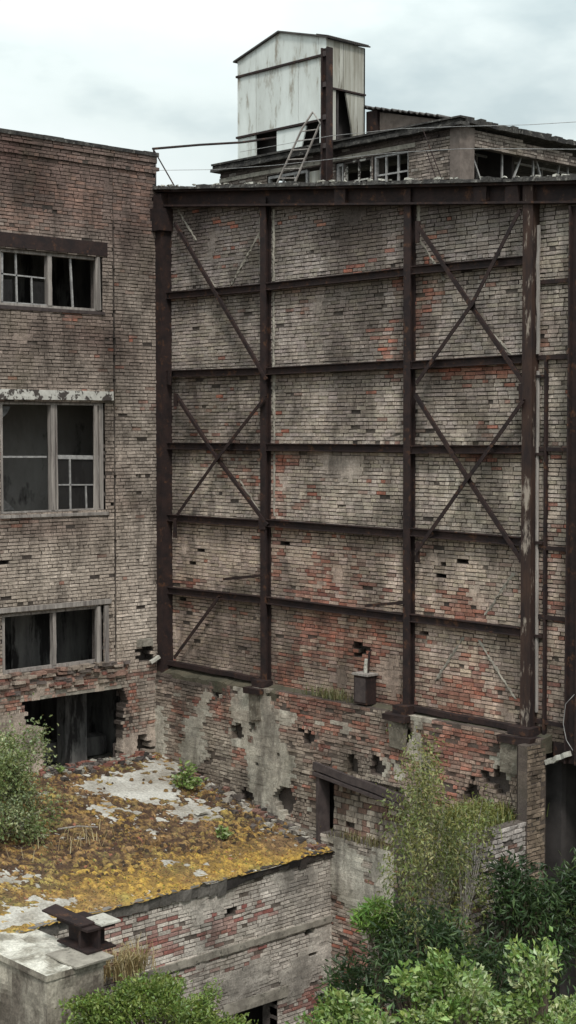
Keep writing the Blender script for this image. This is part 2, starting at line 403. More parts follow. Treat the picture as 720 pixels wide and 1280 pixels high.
# top of the base ledge, broken mortar
mb = MB()
for i in range(60):
    a = i*11.24/60
    mb.hexa([(a, BY+.02+random.uniform(0, .05), 7.7), (a+.1875, BY+.02+random.uniform(0, .05), 7.7), (a+.1875, .0, 7.7), (a, .0, 7.7)] +
            [(a, BY+.02+random.uniform(0, .05), 7.93+.06*fr(a, 1, 0, 2)), (a+.1875, BY+.02+random.uniform(0, .05), 7.93+.06*fr(a+.19, 1, 0, 2)), (a+.1875, .0, 8.03), (a, .0, 8.03)])
mb.build('ledge', M['ground'], hall)
# roof slab behind and back parts, dark shaft right of the base
mb = MB(); mb.box(.0, 16, .30, 5.0, 17.0, 17.3); mb.build('roof', M['felt'], hall)
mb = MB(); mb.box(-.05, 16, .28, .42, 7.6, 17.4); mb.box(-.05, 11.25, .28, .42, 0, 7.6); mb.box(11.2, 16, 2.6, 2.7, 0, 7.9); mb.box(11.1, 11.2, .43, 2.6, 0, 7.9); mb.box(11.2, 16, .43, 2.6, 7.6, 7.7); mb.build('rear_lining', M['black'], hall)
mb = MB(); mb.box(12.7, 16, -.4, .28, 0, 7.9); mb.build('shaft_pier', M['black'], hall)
mb = MB(); mb.box(11.28, 12.7, -.02, .25, 7.56, 7.9); mb.build('shaft_lintel', M['steel'], hall)
p = at(683, 953, 1, -.2); q = at(712, 942, 1, -.2)
mb = MB(); mb.bar(p, q, .10, .09, seg=6, jit=.02); mb.build('shaft_edge', M['concrete_pale'], hall)

# mortar scars where braces were torn out
for (a, b) in (((328, 285), (288, 358)), ((222, 262), (245, 300)), ((642, 716), (606, 770)), ((580, 796), (545, 850)), ((598, 800), (645, 875)), ((300, 600), (328, 645)), ((525, 300), (556, 350)), ((596, 395), (650, 455)), ((255, 340), (270, 360)), ((342, 262), (342, 352)), ((342, 366), (342, 520)), ((343, 565), (343, 645)), ((326, 262), (326, 350)), ((523, 255), (523, 285)), ((343, 470), (343, 550)), ((660, 262), (660, 318))):
    p = at(*a, 1, 0); q = at(*b, 1, 0); mb = MB()
    n = max(4, int((q-p).length/.06)); d_ = (q-p)/n; pr = None
    for i in range(n+1):
        c = p+d_*i; w0 = random.uniform(.015, .055); w1 = random.uniform(.015, .055); y_ = -.012-random.uniform(0, .022)
        cur = [len(mb.V)+e for e in range(3)]; mb.V += [(c.x-w0, -.002, c.z+random.uniform(-.02, .02)), (c.x+random.gauss(0, .012), y_, c.z+random.uniform(-.02, .02)), (c.x+w1, -.002, c.z+random.uniform(-.02, .02))]
        if pr: mb.Q += [(pr[0], pr[1], cur[1], cur[0]), (pr[1], pr[2], cur[2], cur[1])]; mb.K += [(.5,)*3]*2
        pr = cur
    mb.build('mortar_scar', M['concrete'], hall)

# =================================================================== STEEL FRAME on the wall
frame = empty('steel_grid', (0, 0, 0), 'rusty dark steel grid of posts, rails and crossed braces fixed to the tall brick wall', 'steel frame')
def post(x, x2, w, d, z0, z1, mat='steel', y=0):
    mb = MB(); n = 10
    # I-section: two flanges and a web
    fl = .028
    def col(xa, xb, ya, yb):
        mb.hexa([(xa+x2-x, ya, z0), (xb+x2-x, ya, z0), (xb+x2-x, yb, z0), (xa+x2-x, yb, z0), (xa, ya, z1), (xb, ya, z1), (xb, yb, z1), (xa, yb, z1)])
    if w > .22:
        col(x-w/2, x+w/2, y-d, y-d+fl); col(x-w/2, x+w/2, y-fl, y+.01); col(x-w/2, x-w/2+.07, y-d+fl, y-fl); col(x+w/2-.04, x+w/2, y-d+fl, y-fl)
    else:
        col(x-w/2, x+w/2, y-d, y-d+fl); col(x-.02, x+.02, y-d+fl, y)
        col(x-w/2, x+w/2, y-fl, y+.012)
    return mb.build('post', M[mat], frame)
post(.13, .13, .30, .30, 7.75, 18.95)
post(3.60, 3.60, .18, .16, 7.85, 18.5)
post(7.77, 7.80, .18, .16, 7.9, 18.2)
post(10.74, 10.77, .225, .2, 7.75, 17.95, 'steel_peel')
post(11.06, 11.09, .05, .07, 8.0, 14.8)
RZ = [16.61, 14.82, 13.18, 11.52, 9.85]
for z in RZ:
    for a, b in ((.28, 3.51), (3.69, 7.68), (7.88, 10.60)):
        mb = MB(); t = random.uniform(-.03, .03)
        mb.bar((a, -.065, z+t), (b, -.065, z-t*.5), .10, .15, seg=5, jit=.006)
        mb.bar((a, -.125, z+t+.07), (b, -.125, z-t*.5+.07), .08, .018, seg=3); mb.bar((a, -.125, z+t-.07), (b, -.125, z-t*.5-.07), .08, .018, seg=3)
        mb.build('rail', M['steel'], frame)
for a, b, z in ((.28, 3.51, 8.13), (7.88, 10.6, 8.08)):
    mb = MB(); mb.bar((a, -.10, z), (b, -.10, z-.03), .14, .10, seg=6, jit=.01); mb.build('rail', M['steel'], frame)
for py in (352, 447, 562, 686, 773, 905):
    z = at(690, py, 1, -.05).z
    mb = MB(); mb.bar((10.86, -.03, z+.01), (11.66, -.03, z), .06, .075); mb.build('rail', M['steel'], frame)
# diagonal angle-iron braces, some bent or torn off
for pts in (((218, 280), (332, 474)), ((220, 495), (270, 572), (333, 656)), ((331, 497), (270, 575), (222, 643)), ((272, 748), (218, 822)),
            ((521, 282), (590, 385), (655, 480)), ((649, 264), (590, 380), (521, 478)), ((519, 495), (583, 597), (649, 697)), ((653, 502), (583, 600), (520, 690))):
    y = -.19 if len(pts) < 3 or pts[0][0] < pts[-1][0] else -.26
    P = [at(*p, 1, y) for p in pts]
    mb = MB()
    for p, q in zip(P, P[1:]):
        d = (q-p).normalized()*.02
        mb.bar(p-d, q+d, .075, .016, up=(0, 1, 0), seg=3, jit=.004); mb.bar(p-d+Vector((0, .03, .03)), q+d+Vector((0, .03, .03)), .016, .07, up=(0, 1, 0), seg=1)
    mb.build('brace', M['steel'], frame)
for a, b in (((280, 724), (329, 719)), ((457, 757), (507, 753))):
    mb = MB(); mb.bar(at(*a, 1, -.14), at(*b, 1, -.14), .06, .06); mb.build('torn_rail_end', M['steel'], frame)
for (px, py, w, h) in ((219, 660, .12, .45), (522, 690, .10, .4), (220, 500, .12, .3), (522, 290, .1, .4), (652, 490, .12, .3), (328, 655, .2, .22), (585, 597, .16, .16), (272, 573, .16, .16), (212, 470, .12, .4), (652, 690, .1, .4), (590, 383, .14, .14)):
    p = at(px, py, 1, -.175); mb = MB(); mb.box(p.x-w/2, p.x+w/2, -.19, -.165, p.z-h/2, p.z+h/2, j=.01); mb.build('gusset_plate', M['steel'], frame)
# base plates on concrete pads
for x, w in ((3.6, .5), (7.8, .6), (10.75, .75)):
    mb = MB(); mb.box(x-w/2, x+w/2, -.52, -.02, 7.86, 7.98, j=.015); mb.box(x-w/3, x+w/3, -.36, -.02, 7.98, 8.14, j=.015); mb.build('base_plate', M['steel'], frame)
    mb = MB(); mb.box(x-w/2+.08, x+w/2-.10, -.46, -.3, 7.3, 7.86, j=.04); mb.build('concrete_pad', M['pad'], frame)
# rusted strip of cladding left hanging by the thick post
mb = MB(); mb.bar((10.91, -.10, 17.2), (10.92, -.10, 14.9), .06, .03, up=(0, 1, 0), seg=10, jit=.012); mb.build('timber_strip', M['wood'], frame)

# sloping beam along the wall top
beam = empty('parapet_beam', (0, 0, 0), 'long rusty sloping beam capped with crumbling roofing along the top of the tall wall', 'beam')
mb = MB()
for (dz0, dz1, y0, y1) in ((-.43, -.39, -.24, .1), (-.39, -.10, -.10, .1), (-.10, -.05, -.26, .1)):
    for k in range(8):
        xa = -.45+k*12.6/8; xb = -.45+(k+1)*12.6/8; a = beam_z(xa); b = beam_z(xb)
        mb.hexa([(xa, y0, a+dz0), (xb, y0, b+dz0), (xb, y1, b+dz0), (xa, y1, a+dz0), (xa, y0, a+dz1), (xb, y0, b+dz1), (xb, y1, b+dz1), (xa, y1, a+dz1)])
mb.build('channel', M['steel'], beam)
mb = MB()
x = -.5
while x < 12.1:
    w = random.uniform(.10, .3); h = .05+.04*random.random()+.05*max(0, fr(x, 3, 0, 1.3)); y0 = -.33-.06*fr(x, 9, 0, 2)
    za, zb = beam_z(x)-.05, beam_z(x+w)-.05
    mb.hexa([(x, y0, za), (x+w, y0+random.uniform(-.02, .02), zb), (x+w, .3, zb), (x, .3, za), (x, y0+.02, za+h), (x+w, y0+.02, zb+h*random.uniform(.6, 1.2)), (x+w, .3, zb+h), (x, .3, za+h)])
    x += w+random.choice((0, 0, 0, .02))
mb.build('roofing_edge', M['felt'], beam)
mb = MB()
for i in range(46):
    x = random.uniform(-.2, 11.9); s = random.uniform(.012, .045); z = beam_z(x)+.03
    mb.box(x-s, x+s, -.3, -.3+s*2, z, z+s*.8, j=.012)
mb.build('mortar_crumb', M['concrete_pale'], beam)
mb = MB(); mb.box(-.34, .36, -.40, -.02, 18.1, 18.62, j=.01); mb.build('corner_bracket', M['steel'], beam)
for px in (425, 600, 640):
    x = at(px, 235, 1, -.2).x; mb = MB(); mb.box(x-.15, x+.15, -.2, -.12, beam_z(x)-.40, beam_z(x)-.1, j=.02); mb.build('stiffener', M['steel'], beam)

# right-hand column and downpipe
col = empty('steel_column', (0, 0, 0), 'rust-brown steel column running full height at the right edge of the photo', 'column')
mb = MB(); mb.box(11.66, 11.69, -.22, -.04, 7.6, 17.45); mb.box(11.69, 11.89, -.14, -.11, 7.6, 17.45); mb.box(11.89, 11.92, -.22, -.04, 7.6, 17.45); mb.build('shaft', M['steel'], col)
mb = MB(); mb.bar((11.64, -.06, 17.3), (11.64, -.06, 8), .03, .05, up=(0, 1, 0), seg=12, jit=.006); mb.build('rusty_edge_strip', M['steel_peel'], col)
pipe = MB()
P = [at(718, 868, 1, -.45), at(707, 880, 1, -.5), at(704, 905, 1, -.5), at(708, 925, 1, -.48), at(716, 938, 1, -.45)]
pipe.tube(P, .006, n=6); tag(pipe.build('cable', M['white_metal']), 'thin pale looped cable hanging on the rust-brown column at right edge', 'cable')
mb = MB(); mb.tube([(10.89, -.05, 14.6), (10.89, -.05, 12.5), (10.92, -.05, 8.4)], .034, n=8)
dp = tag(mb.build('downpipe', M['wood']), 'slim pale downpipe beside the thick peeling post on the tall wall', 'pipe')
for z in (14.5, 13.1, 11.5, 9.8):
    m2 = MB(); m2.box(10.85, 11.05, -.10, -.0, z-.025, z+.025); m2.build('pipe_bracket', M['steel'], dp)

# =================================================================== LEFT BUILDING
fac = empty('factory_building', (0, 0, 0), 'tall dark-topped brick factory block on the left with three broken windows', 'building')
W1 = (-4.45, -1.75, 16.2, 17.42); W2 = (-4.45, -1.70, 11.72, 14.18); W3 = (-4.45, -1.78, 8.28, 9.6)
DOOR = [(-3.98, 7.66), (-3.88, 7.1), (-3.5, 7.0), (-3.42, 6.0), (-1.32, 5.9), (-1.28, 6.9), (-1.18, 7.3), (-1.28, 7.72)]
red_left = blobs([PX(*a) for a in [(20, 265, .6, .45, .9), (75, 238, .6, .3, .7), (110, 262, .5, .4, .7), (40, 220, .5, .2, .5), (85, 397, .3, .18, .9), (32, 652, .35, .1, 1.2), (178, 230, .5, .6, .5), (90, 845, 1.6, .3, .6), (20, 875, 1, .5, .5), (165, 880, .5, .6, .7), (10, 330, .3, .5, .3)]])
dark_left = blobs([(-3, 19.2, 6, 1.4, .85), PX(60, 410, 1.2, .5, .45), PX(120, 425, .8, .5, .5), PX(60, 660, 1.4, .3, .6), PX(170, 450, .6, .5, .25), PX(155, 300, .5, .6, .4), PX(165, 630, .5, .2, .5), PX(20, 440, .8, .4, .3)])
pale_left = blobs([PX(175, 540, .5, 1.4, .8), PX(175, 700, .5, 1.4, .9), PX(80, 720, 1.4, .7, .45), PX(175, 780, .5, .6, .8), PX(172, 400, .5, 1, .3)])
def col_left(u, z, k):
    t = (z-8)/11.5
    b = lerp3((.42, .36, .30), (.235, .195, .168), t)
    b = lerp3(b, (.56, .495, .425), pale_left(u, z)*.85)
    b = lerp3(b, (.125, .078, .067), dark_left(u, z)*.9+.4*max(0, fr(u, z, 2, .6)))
    if k < 0: return b
    r = red_left(u, z)+.12*fr(u, z, 7, .8)+(.12 if z > 17.8 or z < 8.2 else 0)
    if k < r: return lerp3(random.choice(DULLRED if z > 17 else RED+DULLRED), b, random.uniform(.1, .6))
    q = random.random()
    f = random.uniform(.87, 1.13)*(1.2 if q > .94 else 1); return tuple(v*f for v in b)
def pl_left(u, z): return .5*fr(u, z, 21, .9)-.36+(.4 if (u < -3.5 and 6 < z < 7.4) else 0)+(.25*(z < 8))
hole_l = ell([PX(*a) for a in [(180, 817, .22, .2), (180, 932, .22, .25), (9, 707, .12, .09), (182, 630, .05, .1), (142, 632, .06, .06), (178, 675, .05, .05)]])
def hole_left(u, z): return 1 if seg_in(DOOR, u+.05*fr(u, z, 1, 4), z+.05*fr(u, z, 2, 4)) else hole_l(u, z)
def off_left(u, z):
    o = 0
    if u > -1.46 and z < 18.3: o = .06
    if z > 19.42: o = .05+(.04 if z > 19.62 else 0)
    if z < 8.1: o = .05
    return o
def top_left(u): return 19.84+.012*fr(u, 0, 0, 2)
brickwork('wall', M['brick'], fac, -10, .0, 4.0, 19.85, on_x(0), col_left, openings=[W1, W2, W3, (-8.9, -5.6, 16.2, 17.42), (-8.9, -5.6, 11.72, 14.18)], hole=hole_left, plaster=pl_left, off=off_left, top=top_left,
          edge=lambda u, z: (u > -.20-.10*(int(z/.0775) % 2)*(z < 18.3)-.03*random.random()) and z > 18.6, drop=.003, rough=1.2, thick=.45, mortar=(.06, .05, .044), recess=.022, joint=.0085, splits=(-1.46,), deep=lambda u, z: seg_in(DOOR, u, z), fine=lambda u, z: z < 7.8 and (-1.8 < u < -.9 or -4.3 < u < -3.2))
mb = MB(); mb.box(-.45, -.26, -10, -.3, 19.4, 19.78, col=None); mb.build('parapet_back', M['concrete'], fac)
mb = MB(); y = -10
while y < -.24:
    w_ = min(random.uniform(.5, 1.1), -.22-y); mb.box(-.48, .115+random.uniform(0, .012), y, y+w_, 19.80, 19.88+random.uniform(0, .014), j=.004); y += w_
mb.build('capping', M['felt'], fac)
mb = MB(); mb.box(-9, -.26, -10, -.02, 19.15, 19.4); mb.build('roof', M['felt'], fac)
mb = MB(); mb.box(-9, -.24, -.24, -.02, 5.5, 19.75); mb.build('end_wall', M['plaster_in'], fac)
mb = MB()
mb.box(-.62, .02, -10, -1.62, 17.44, 17.74)
mb.build('steel_lintel', M['steel'], fac)
mb = MB(); mb.box(-.45, .045, -5.1, -1.50, 14.2, 14.42, j=.012); mb.build('painted_lintel', M['lintel_white'], fac)
mb = MB(); mb.box(-.45, .06, -5.1, -1.6, 9.62, 9.72, j=.015); mb.build('timber_lintel', M['wood'], fac)
mb = MB(); mb.box(-.5, .05, -5.1, -1.3, 7.66, 7.80, j=.02); mb.build('doorway_lintel', M['concrete'], fac)
# rooms behind the openings
for zf, zc, xb in ((14.9, 18.9, -2.6), (10.8, 14.6, -2.2), (7.95, 10.55, -1.8), (5.7, 7.75, -3.0)):
    mb = MB(); b = MB()
    mb.box(xb-.2, xb, -10, -.02, zf, zc); mb.build('room_wall', M['dark_plaster' if zf < 6 else 'room' if zf > 10 and zf < 11 else 'plaster_in'], fac)
    b.box(xb, -.46, -10, -.26, zf-.2, zf); b.box(xb, -.46, -10, -.26, zc, zc+.15); b.build('room_floor', M['concrete'], fac)
for (y, zf, zc, xb) in ((-3.55, 10.8, 14.6, -2.2), (-3.0, 7.95, 10.55, -1.8), (-1.75, 5.7, 7.75, -1.5), (-9.0, 5.7, 19, -2)):
    mb = MB(); mb.box(xb, xb+.35, y-.3, y+.3, zf, zc); mb.build('room_pier', M['plaster_in'], fac)
mb = MB(); mb.box(-2.0, -1.7, -3.3, -.5, 5.7, 6.2, j=.05); mb.build('inner_step', M['plaster_in'], fac)

def window(O, name_mat='wood', mull=(), bars=(), fw=.09, sill=True, sash=()):
    """O=(y0,y1,z0,z1); frame recessed in the opening; mullions at y; bars (ya,za,yb,zb)"""
    y0, y1, z0, z1 = O; d0, d1 = -.20, -.08
    mb = MB()
    mb.box(d0, d1, y0, y0+fw, z0, z1); mb.box(d0, d1, y1-fw, y1, z0, z1)
    mb.box(d0, d1, y0+fw, y1-fw, z1-fw*.8, z1); mb.box(d0, d1, y0+fw, y1-fw, z0, z0+fw*.6)
    w = mb.build('window', M[name_mat], fac)
    for y, wd in mull:
        m2 = MB(); m2.bar((-.13, y, z0+fw*.6), (-.13, y+random.uniform(-.015, .015), z1-fw*.8), .13, wd, up=(0, 1, 0), seg=6, jit=.006); m2.build('mullion', M[name_mat], w)
    m2 = MB()
    for ya, za, yb, zb, wd in bars: m2.bar((-.14, ya, za), (-.14, yb, zb), .04, wd, up=(0, 1, 0) if abs(za-zb) > abs(ya-yb) else (0, 0, 1))
    if bars: m2.build('glazing_bar', M['white_metal'], w)
    if sill:
        m2 = MB(); m2.box(-.30, .03, y0-.05, y1+.05, z0-.08, z0-.01, j=.015); m2.build('sill', M['wood' if sill == 1 else sill], w)
    return w
def ly(px, py): p = at(px, py, 0, -.14); return p.y, p.z
def bar(a, b, w): return (*ly(*a), *ly(*b), w)
w = window(W1, mull=[(ly(60, 340)[0], .11)], bars=[bar((19, 307), (21, 379), .035), bar((0, 342), (56, 348), .03), bar((39, 347), (40, 380), .03), bar((87, 316), (91, 388), .04), bar((2, 305), (2, 378), .05), bar((0, 306), (57, 312), .04), bar((0, 378), (58, 382), .05)], fw=.10, sill='wood_dark')
m2 = MB(); m2.box(-.06, .0, -1.90, -1.79, 16.22, 17.40, j=.02); m2.build('splintered_post', M['wood'], w)
for ya, yb in ((-4.4, -4.02), (-3.55, -3.2)):
    m2 = MB(); m2.box(-.155, -.150, ya, yb, 16.3, 16.77); m2.build('pane', M['glass'], w)
w = window(W2, mull=[(ly(64, 570)[0], .10), (ly(69, 570)[0], .04)], bars=[bar((64, 571), (125, 572), .09), bar((0, 571), (58, 571), .04), bar((87, 574), (88, 638), .035), bar((107, 606), (108, 638), .03), bar((70, 606), (124, 606), .03), bar((123, 574), (125, 640), .07)], fw=.105)
m2 = MB(); m2.box(-.10, -.02, -1.98, -1.88, 11.74, 14.1, j=.02); m2.build('splintered_post', M['wood'], w)
m2 = MB(); m2.box(-.155, -.150, ly(72, 600)[0], ly(121, 600)[0], 11.8, 12.9); m2.build('pane', M['glass'], w)
for (ya, za, yb, zb, yc, zc) in ((-4.33, 14.05, -4.1, 14.05, -4.3, 13.8), (-4.33, 11.82, -4.0, 11.82, -4.28, 12.05)):
    m2 = MB(); m2.quad((-.15, ya, za), (-.15, yb, zb), (-.15, (yb*.6+yc*.4)+.02, (zb*.6+zc*.4)-.02), (-.15, yc, zc)); m2.build('glass_shard', M['shard'], w)
w = window(W3, mull=[(ly(66, 800)[0], .08)], fw=.11, sill=0)
for ya, yb, xb in ((-1.98, -1.90, .02), (-1.76, -1.66, .03)):
    m2 = MB(); m2.box(-.06, xb, ya, yb, 8.26, 9.58, j=.02); m2.build('splintered_post', M['wood'], w)
for O in ((-8.9, -5.6, 16.2, 17.42), (-8.9, -5.6, 11.72, 14.18)): window(O, mull=[(-7.2, .12)])
# broken brick courses under the lowest window
mb = MB()
for i in range(110):
    y = random.uniform(-5, -1.2); zt = 7.85+random.random()*.42; s = random.uniform(.06, .16)
    c = random.choice(DULLRED*2+[RED[3]]+[(.30, .25, .205)]*7+[(.13, .11, .1)]*4)
    mb.box(-.1, .05+random.uniform(.0, .12), y-s, y+s, zt-.035, zt+.03, col=c, j=.012)
mb.build('broken_course', M['brick_base'], fac)
mb = MB(); mb.box(.02, .09, -.9, -.42, 8.55, 8.72, j=.015); mb.build('vent_lintel', M['concrete'], fac)
mb = MB(); mb.box(-.05, .13, -.28, -.14, 7.9, 9.75, j=.02); mb.build('corner_strip', M['wood'], fac)

# =================================================================== LOW OUTBUILDING with mossy roof
low = empty('brick_outbuilding', (0, 0, 0), 'low brick outbuilding with flat roof under ochre moss in the lower left', 'outbuilding')
FX = 5.9
red_low = blobs([PX(*a, x=FX) for a in [(280, 1155, .55, .3, 1.2), (215, 1185, .9, .35, 1.0), (330, 1135, .5, .2, .5), (320, 1195, .18, .2, 1.2), (240, 1218, .9, .18, 1.1), (200, 1170, .5, .4, .7), (440, 1170, .22, 1.2, 1.2), (400, 1235, .6, .3, 1.0), (440, 1120, .25, .5, .9), (390, 1260, .5, .5, .9), (150, 1180, .5, .8, .9)]])
plast_low = blobs([PX(*a, x=FX) for a in [(235, 1135, .9, .45, .9), (380, 1105, 1.3, .5, .6), (350, 1220, 1.3, .5, .9), (270, 1240, .8, .4, .9), (400, 1190, .6, .6, .5)]])
def col_low(u, z, k):
    b = lerp3((.60, .56, .50), (.46, .42, .365), .5+.8*fr(u, z, 3, .8))
    if k < 0: return tuple(v*.98 for v in lerp3(b, (.43, .41, .36), .5))
    r = red_low(u, z)*.7-.03+.2*fr(u, z, 7, .8)
    if k < r: return lerp3(random.choice([(.31, .11, .095), (.27, .10, .085), (.34, .15, .12), (.24, .105, .09)]), b, random.uniform(0, .45))
    f = random.uniform(.72, 1.15); return tuple(v*f for v in b)
def pl_low(u, z): return plast_low(u, z)*.45+.7*fr(u, z, 14, 1.2)-.42
hole_low = ell([PX(*a, x=FX) for a in [(386, 1162, .14, .1), (395, 1191, .12, .06), (290, 1138, .14, .1)]])
brickwork('front_wall', M['brick_pale'], low, -9.5, .0, 0, 4.85, on_x(FX), col_low, openings=[(-2.95, -1.85, 0, 2.15)], hole=hole_low, plaster=pl_low, rough=1.1, drop=.012, recess=.018, mortar=(.13, .11, .095))
mb = MB()
for k in range(24):
    a = -5.3+k*.215
    mb.box(FX-.05, FX+.05+random.uniform(-.012, .012), a, a+.2145, 3.40-.012*random.random(), 3.52+.012*random.random(), j=.006)
mb.build('string_course', M['concrete'], low)
mb = MB(); mb.box(FX-.4, FX+.03, -3.3, -1.6, 2.16, 2.38, j=.02); mb.build('door_lintel', M['concrete'], low)
mb = MB(); mb.box(.3, FX-.4, -8.5, -.4, .0, .1); mb.build('floor', M['black'], low)
mb = MB(); mb.box(FX-1.6, FX-1.5, -4.5, -.5, .1, 4); mb.build('inner_wall', M['black'], low)
# roof: an uneven slab (top sheet + ragged front edge)
nx, ny = 60, 90
Y0, Y1 = -9.4, -.02
bare = blobs([(*(at_roof(*a[:2])[:2]), *a[2:]) for a in [(180, 988, .5, .9, 1.2), (240, 1010, .9, .8, .9), (150, 1015, .6, .8, .5), (350, 1000, .8, .6, .5), (30, 1095, .35, .8, .6), (70, 1130, .3, .6, .6), (110, 985, .5, 1., .7), (200, 960, .6, 1.2, .8), (290, 1060, .3, .4, .2), (20, 1150, .3, 1, .9), (385, 1035, .8, .25, .9)]])
def roof_h(x, y): return roof_z(x)+.03*fr(x, y, 0, .5)+.012*fr(x, y, 4, 3)
V = []; Q = []; K = []
for j in range(ny+1):
    for i in range(nx+1):
        x = .0+i*(FX+.06)/nx; y = Y0+j*(Y1-Y0)/ny
        V.append((x+(.06*fr(x, y, 3, 1.6) if i == nx else 0), y, roof_h(x, y)))
for j in range(ny):
    for i in range(nx):
        a = j*(nx+1)+i; Q.append((a, a+1, a+nx+2, a+nx+1))
        x, y, _ = V[a]; K.append(lerp3((.52, .50, .46), (.25, .225, .19), .45+.9*fr(x, y, 8, 1.2)))
mesh_np('roof', V, Q, M['tint'], K, low, True)
mb = MB(); y = -9.4
while y < -.02:
    w = random.uniform(.12, .32); pr = .08+.07*fr(y, 4, 0, 1.2); h = .13+.14*max(0, fr(y, 1, 0, .7)+.25)+(.08 if y < -3.4 else 0)
    zt = roof_h(FX, y)+.012
    c = random.choice([(.17, .155, .14), (.12, .11, .10)]) if y < -3.3 else random.choice([(.045, .04, .038), (.06, .05, .045), (.03, .027, .026)])
    P = []
    for zz, q in ((zt-h, .6), (zt, 1)):
        P += [(FX-.3, y, zz), (FX+pr*q*random.uniform(.7, 1.2), y, zz+random.uniform(-.03, .01)), (FX+pr*q*random.uniform(.7, 1.2), y+w, zz+random.uniform(-.03, .01)), (FX-.3, y+w, zz)]
    mb.hexa(P, c); y += w
mb.build('roof_edge', M['tint'], low)

# moss: one heightfield hugging the slab
nx, ny = 230, 330
V = np.zeros(((nx+1)*(ny+1), 3)); hgt = np.zeros((ny+1, nx+1)); mk = np.zeros((ny+1, nx+1))
k = 0
for j in range(ny+1):
    y = -9.2+j*9.1/ny
    for i in range(nx+1):
        x = .05+i*(FX+.06)/nx
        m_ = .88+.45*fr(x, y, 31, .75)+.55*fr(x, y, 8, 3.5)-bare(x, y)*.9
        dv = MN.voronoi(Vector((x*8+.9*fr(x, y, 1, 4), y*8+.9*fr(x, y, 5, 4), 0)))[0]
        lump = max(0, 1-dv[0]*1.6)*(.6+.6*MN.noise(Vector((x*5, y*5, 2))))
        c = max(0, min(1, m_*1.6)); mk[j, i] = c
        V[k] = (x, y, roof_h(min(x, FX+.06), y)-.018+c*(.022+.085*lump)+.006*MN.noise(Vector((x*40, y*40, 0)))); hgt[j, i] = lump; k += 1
Q = []; K = []
for j in range(ny):
    for i in range(nx):
        if mk[j, i] <= .05: continue
        a = j*(nx+1)+i; Q.append((a, a+1, a+nx+2, a+nx+1))
        x, y = V[a, 0], V[a, 1]; f = fr(x, y, 6, .7)
        edge_ = max(0, (x-4.1)/1.8)
        c = lerp3((.29, .18, .085), (.48, .30, .07), .25+f+edge_*.8)
        c = lerp3(c, (.33, .30, .095), max(0, min(1, fr(x, y, 15, 1.3)))*.8)
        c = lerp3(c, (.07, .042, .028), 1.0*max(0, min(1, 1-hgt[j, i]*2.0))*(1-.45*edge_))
        if random.random() < .16: c = tuple(v*random.uniform(.3, .7) for v in c)
        if fr(x, y, 44, 2.5) > .8: c = (.27, .11, .07)
        K.append(c)
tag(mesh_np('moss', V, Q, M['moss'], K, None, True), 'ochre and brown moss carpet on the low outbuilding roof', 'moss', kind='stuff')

mb = MB()
for i in range(5200):
    x = random.uniform(.3, FX-.05); y = random.uniform(-9, -.4)
    if fr(x, y, 77, .8)+.25-bare(x, y)*.75-(.55 if x > 4.9 else 0) < random.random()*.55: continue
    s_ = random.uniform(.012, .042); z = roof_h(x, y)+.03
    c = random.choice([(.10, .062, .035), (.17, .10, .045), (.24, .145, .055), (.06, .042, .03), (.27, .19, .07), (.075, .05, .032)])
    mb.hexa([(x-s_, y-s_, z-.02), (x+s_, y-s_, z-.02), (x+s_, y+s_, z-.02), (x-s_, y+s_, z-.02)]+[(x+q*s_*.55+random.uniform(-.3, .3)*s_, y+w_*s_*.55+random.uniform(-.3, .3)*s_, z+s_*random.uniform(.5, 1.1)) for q, w_ in ((-1, -1), (1, -1), (1, 1), (-1, 1))], c, skip=(0,))
tag(mb.build('moss', M['moss']), 'small brown dried moss cushions scattered over the roof carpet', 'moss', kind='stuff')

# projecting end wall in the lower left corner
wing = empty('wing_wall', (0, 0, 0), 'thick plastered end wall with pale crumbling top in the bottom left corner', 'wall')
V = []; Q = []; K = []
def rough_face(P00, P10, P11, P01, nu, nv, amp, colf, nrm):
    b0 = len(V)
    for j in range(nv+1):
        for i in range(nu+1):
            u, v = i/nu, j/nv
            p = P00.lerp(P10, u).lerp(P01.lerp(P11, u), v)
            d = amp*fr(p.x, p.y, p.z, 1.6, 6) if 0 < i < nu and 0 < j < nv else 0
            V.append(tuple(p+nrm*d))
    for j in range(nv):
        for i in range(nu):
            a = b0+j*(nu+1)+i; Q.append((a, a+1, a+nu+2, a+nu+1)); K.append(colf(*V[a]))
VX = lambda *a: Vector(a)
gx0, gx1, gy0, gy1, gz = 5.7, 8.0, -8.75, -7.65, 4.9
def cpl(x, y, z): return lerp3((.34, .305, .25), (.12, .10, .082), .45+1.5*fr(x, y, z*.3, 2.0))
rough_face(VX(gx0, gy0, 0), VX(gx1, gy0, 0), VX(gx1, gy0, gz-.07), VX(gx0, gy0, gz-.07), 40, 60, .05, cpl, VX(0, -1, 0))
rough_face(VX(gx1, gy0, 0), VX(gx1, gy1, 0), VX(gx1, gy1, gz-.07), VX(gx1, gy0, gz-.07), 20, 60, .05, cpl, VX(1, 0, 0))
rough_face(VX(gx1, gy1, 0), VX(gx0, gy1, 0), VX(gx0, gy1, gz-.07), VX(gx1, gy1, gz-.07), 20, 40, .05, cpl, VX(0, 1, 0))
mesh_np('plastered_wall', V, Q, M['tint'], K, wing)
V = []; Q = []; K = []
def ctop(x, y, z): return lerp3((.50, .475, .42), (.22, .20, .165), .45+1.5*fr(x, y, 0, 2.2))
t0, t1 = -.03, .03
A = [VX(gx0, gy0+t0, gz), VX(gx1+t1, gy0+t0, gz), VX(gx1+t1, gy1+t1, gz), VX(gx0, gy1+t1, gz)]
rough_face(*A, 44, 26, .075, ctop, VX(0, 0, 1))
D = VX(0, 0, -.10)
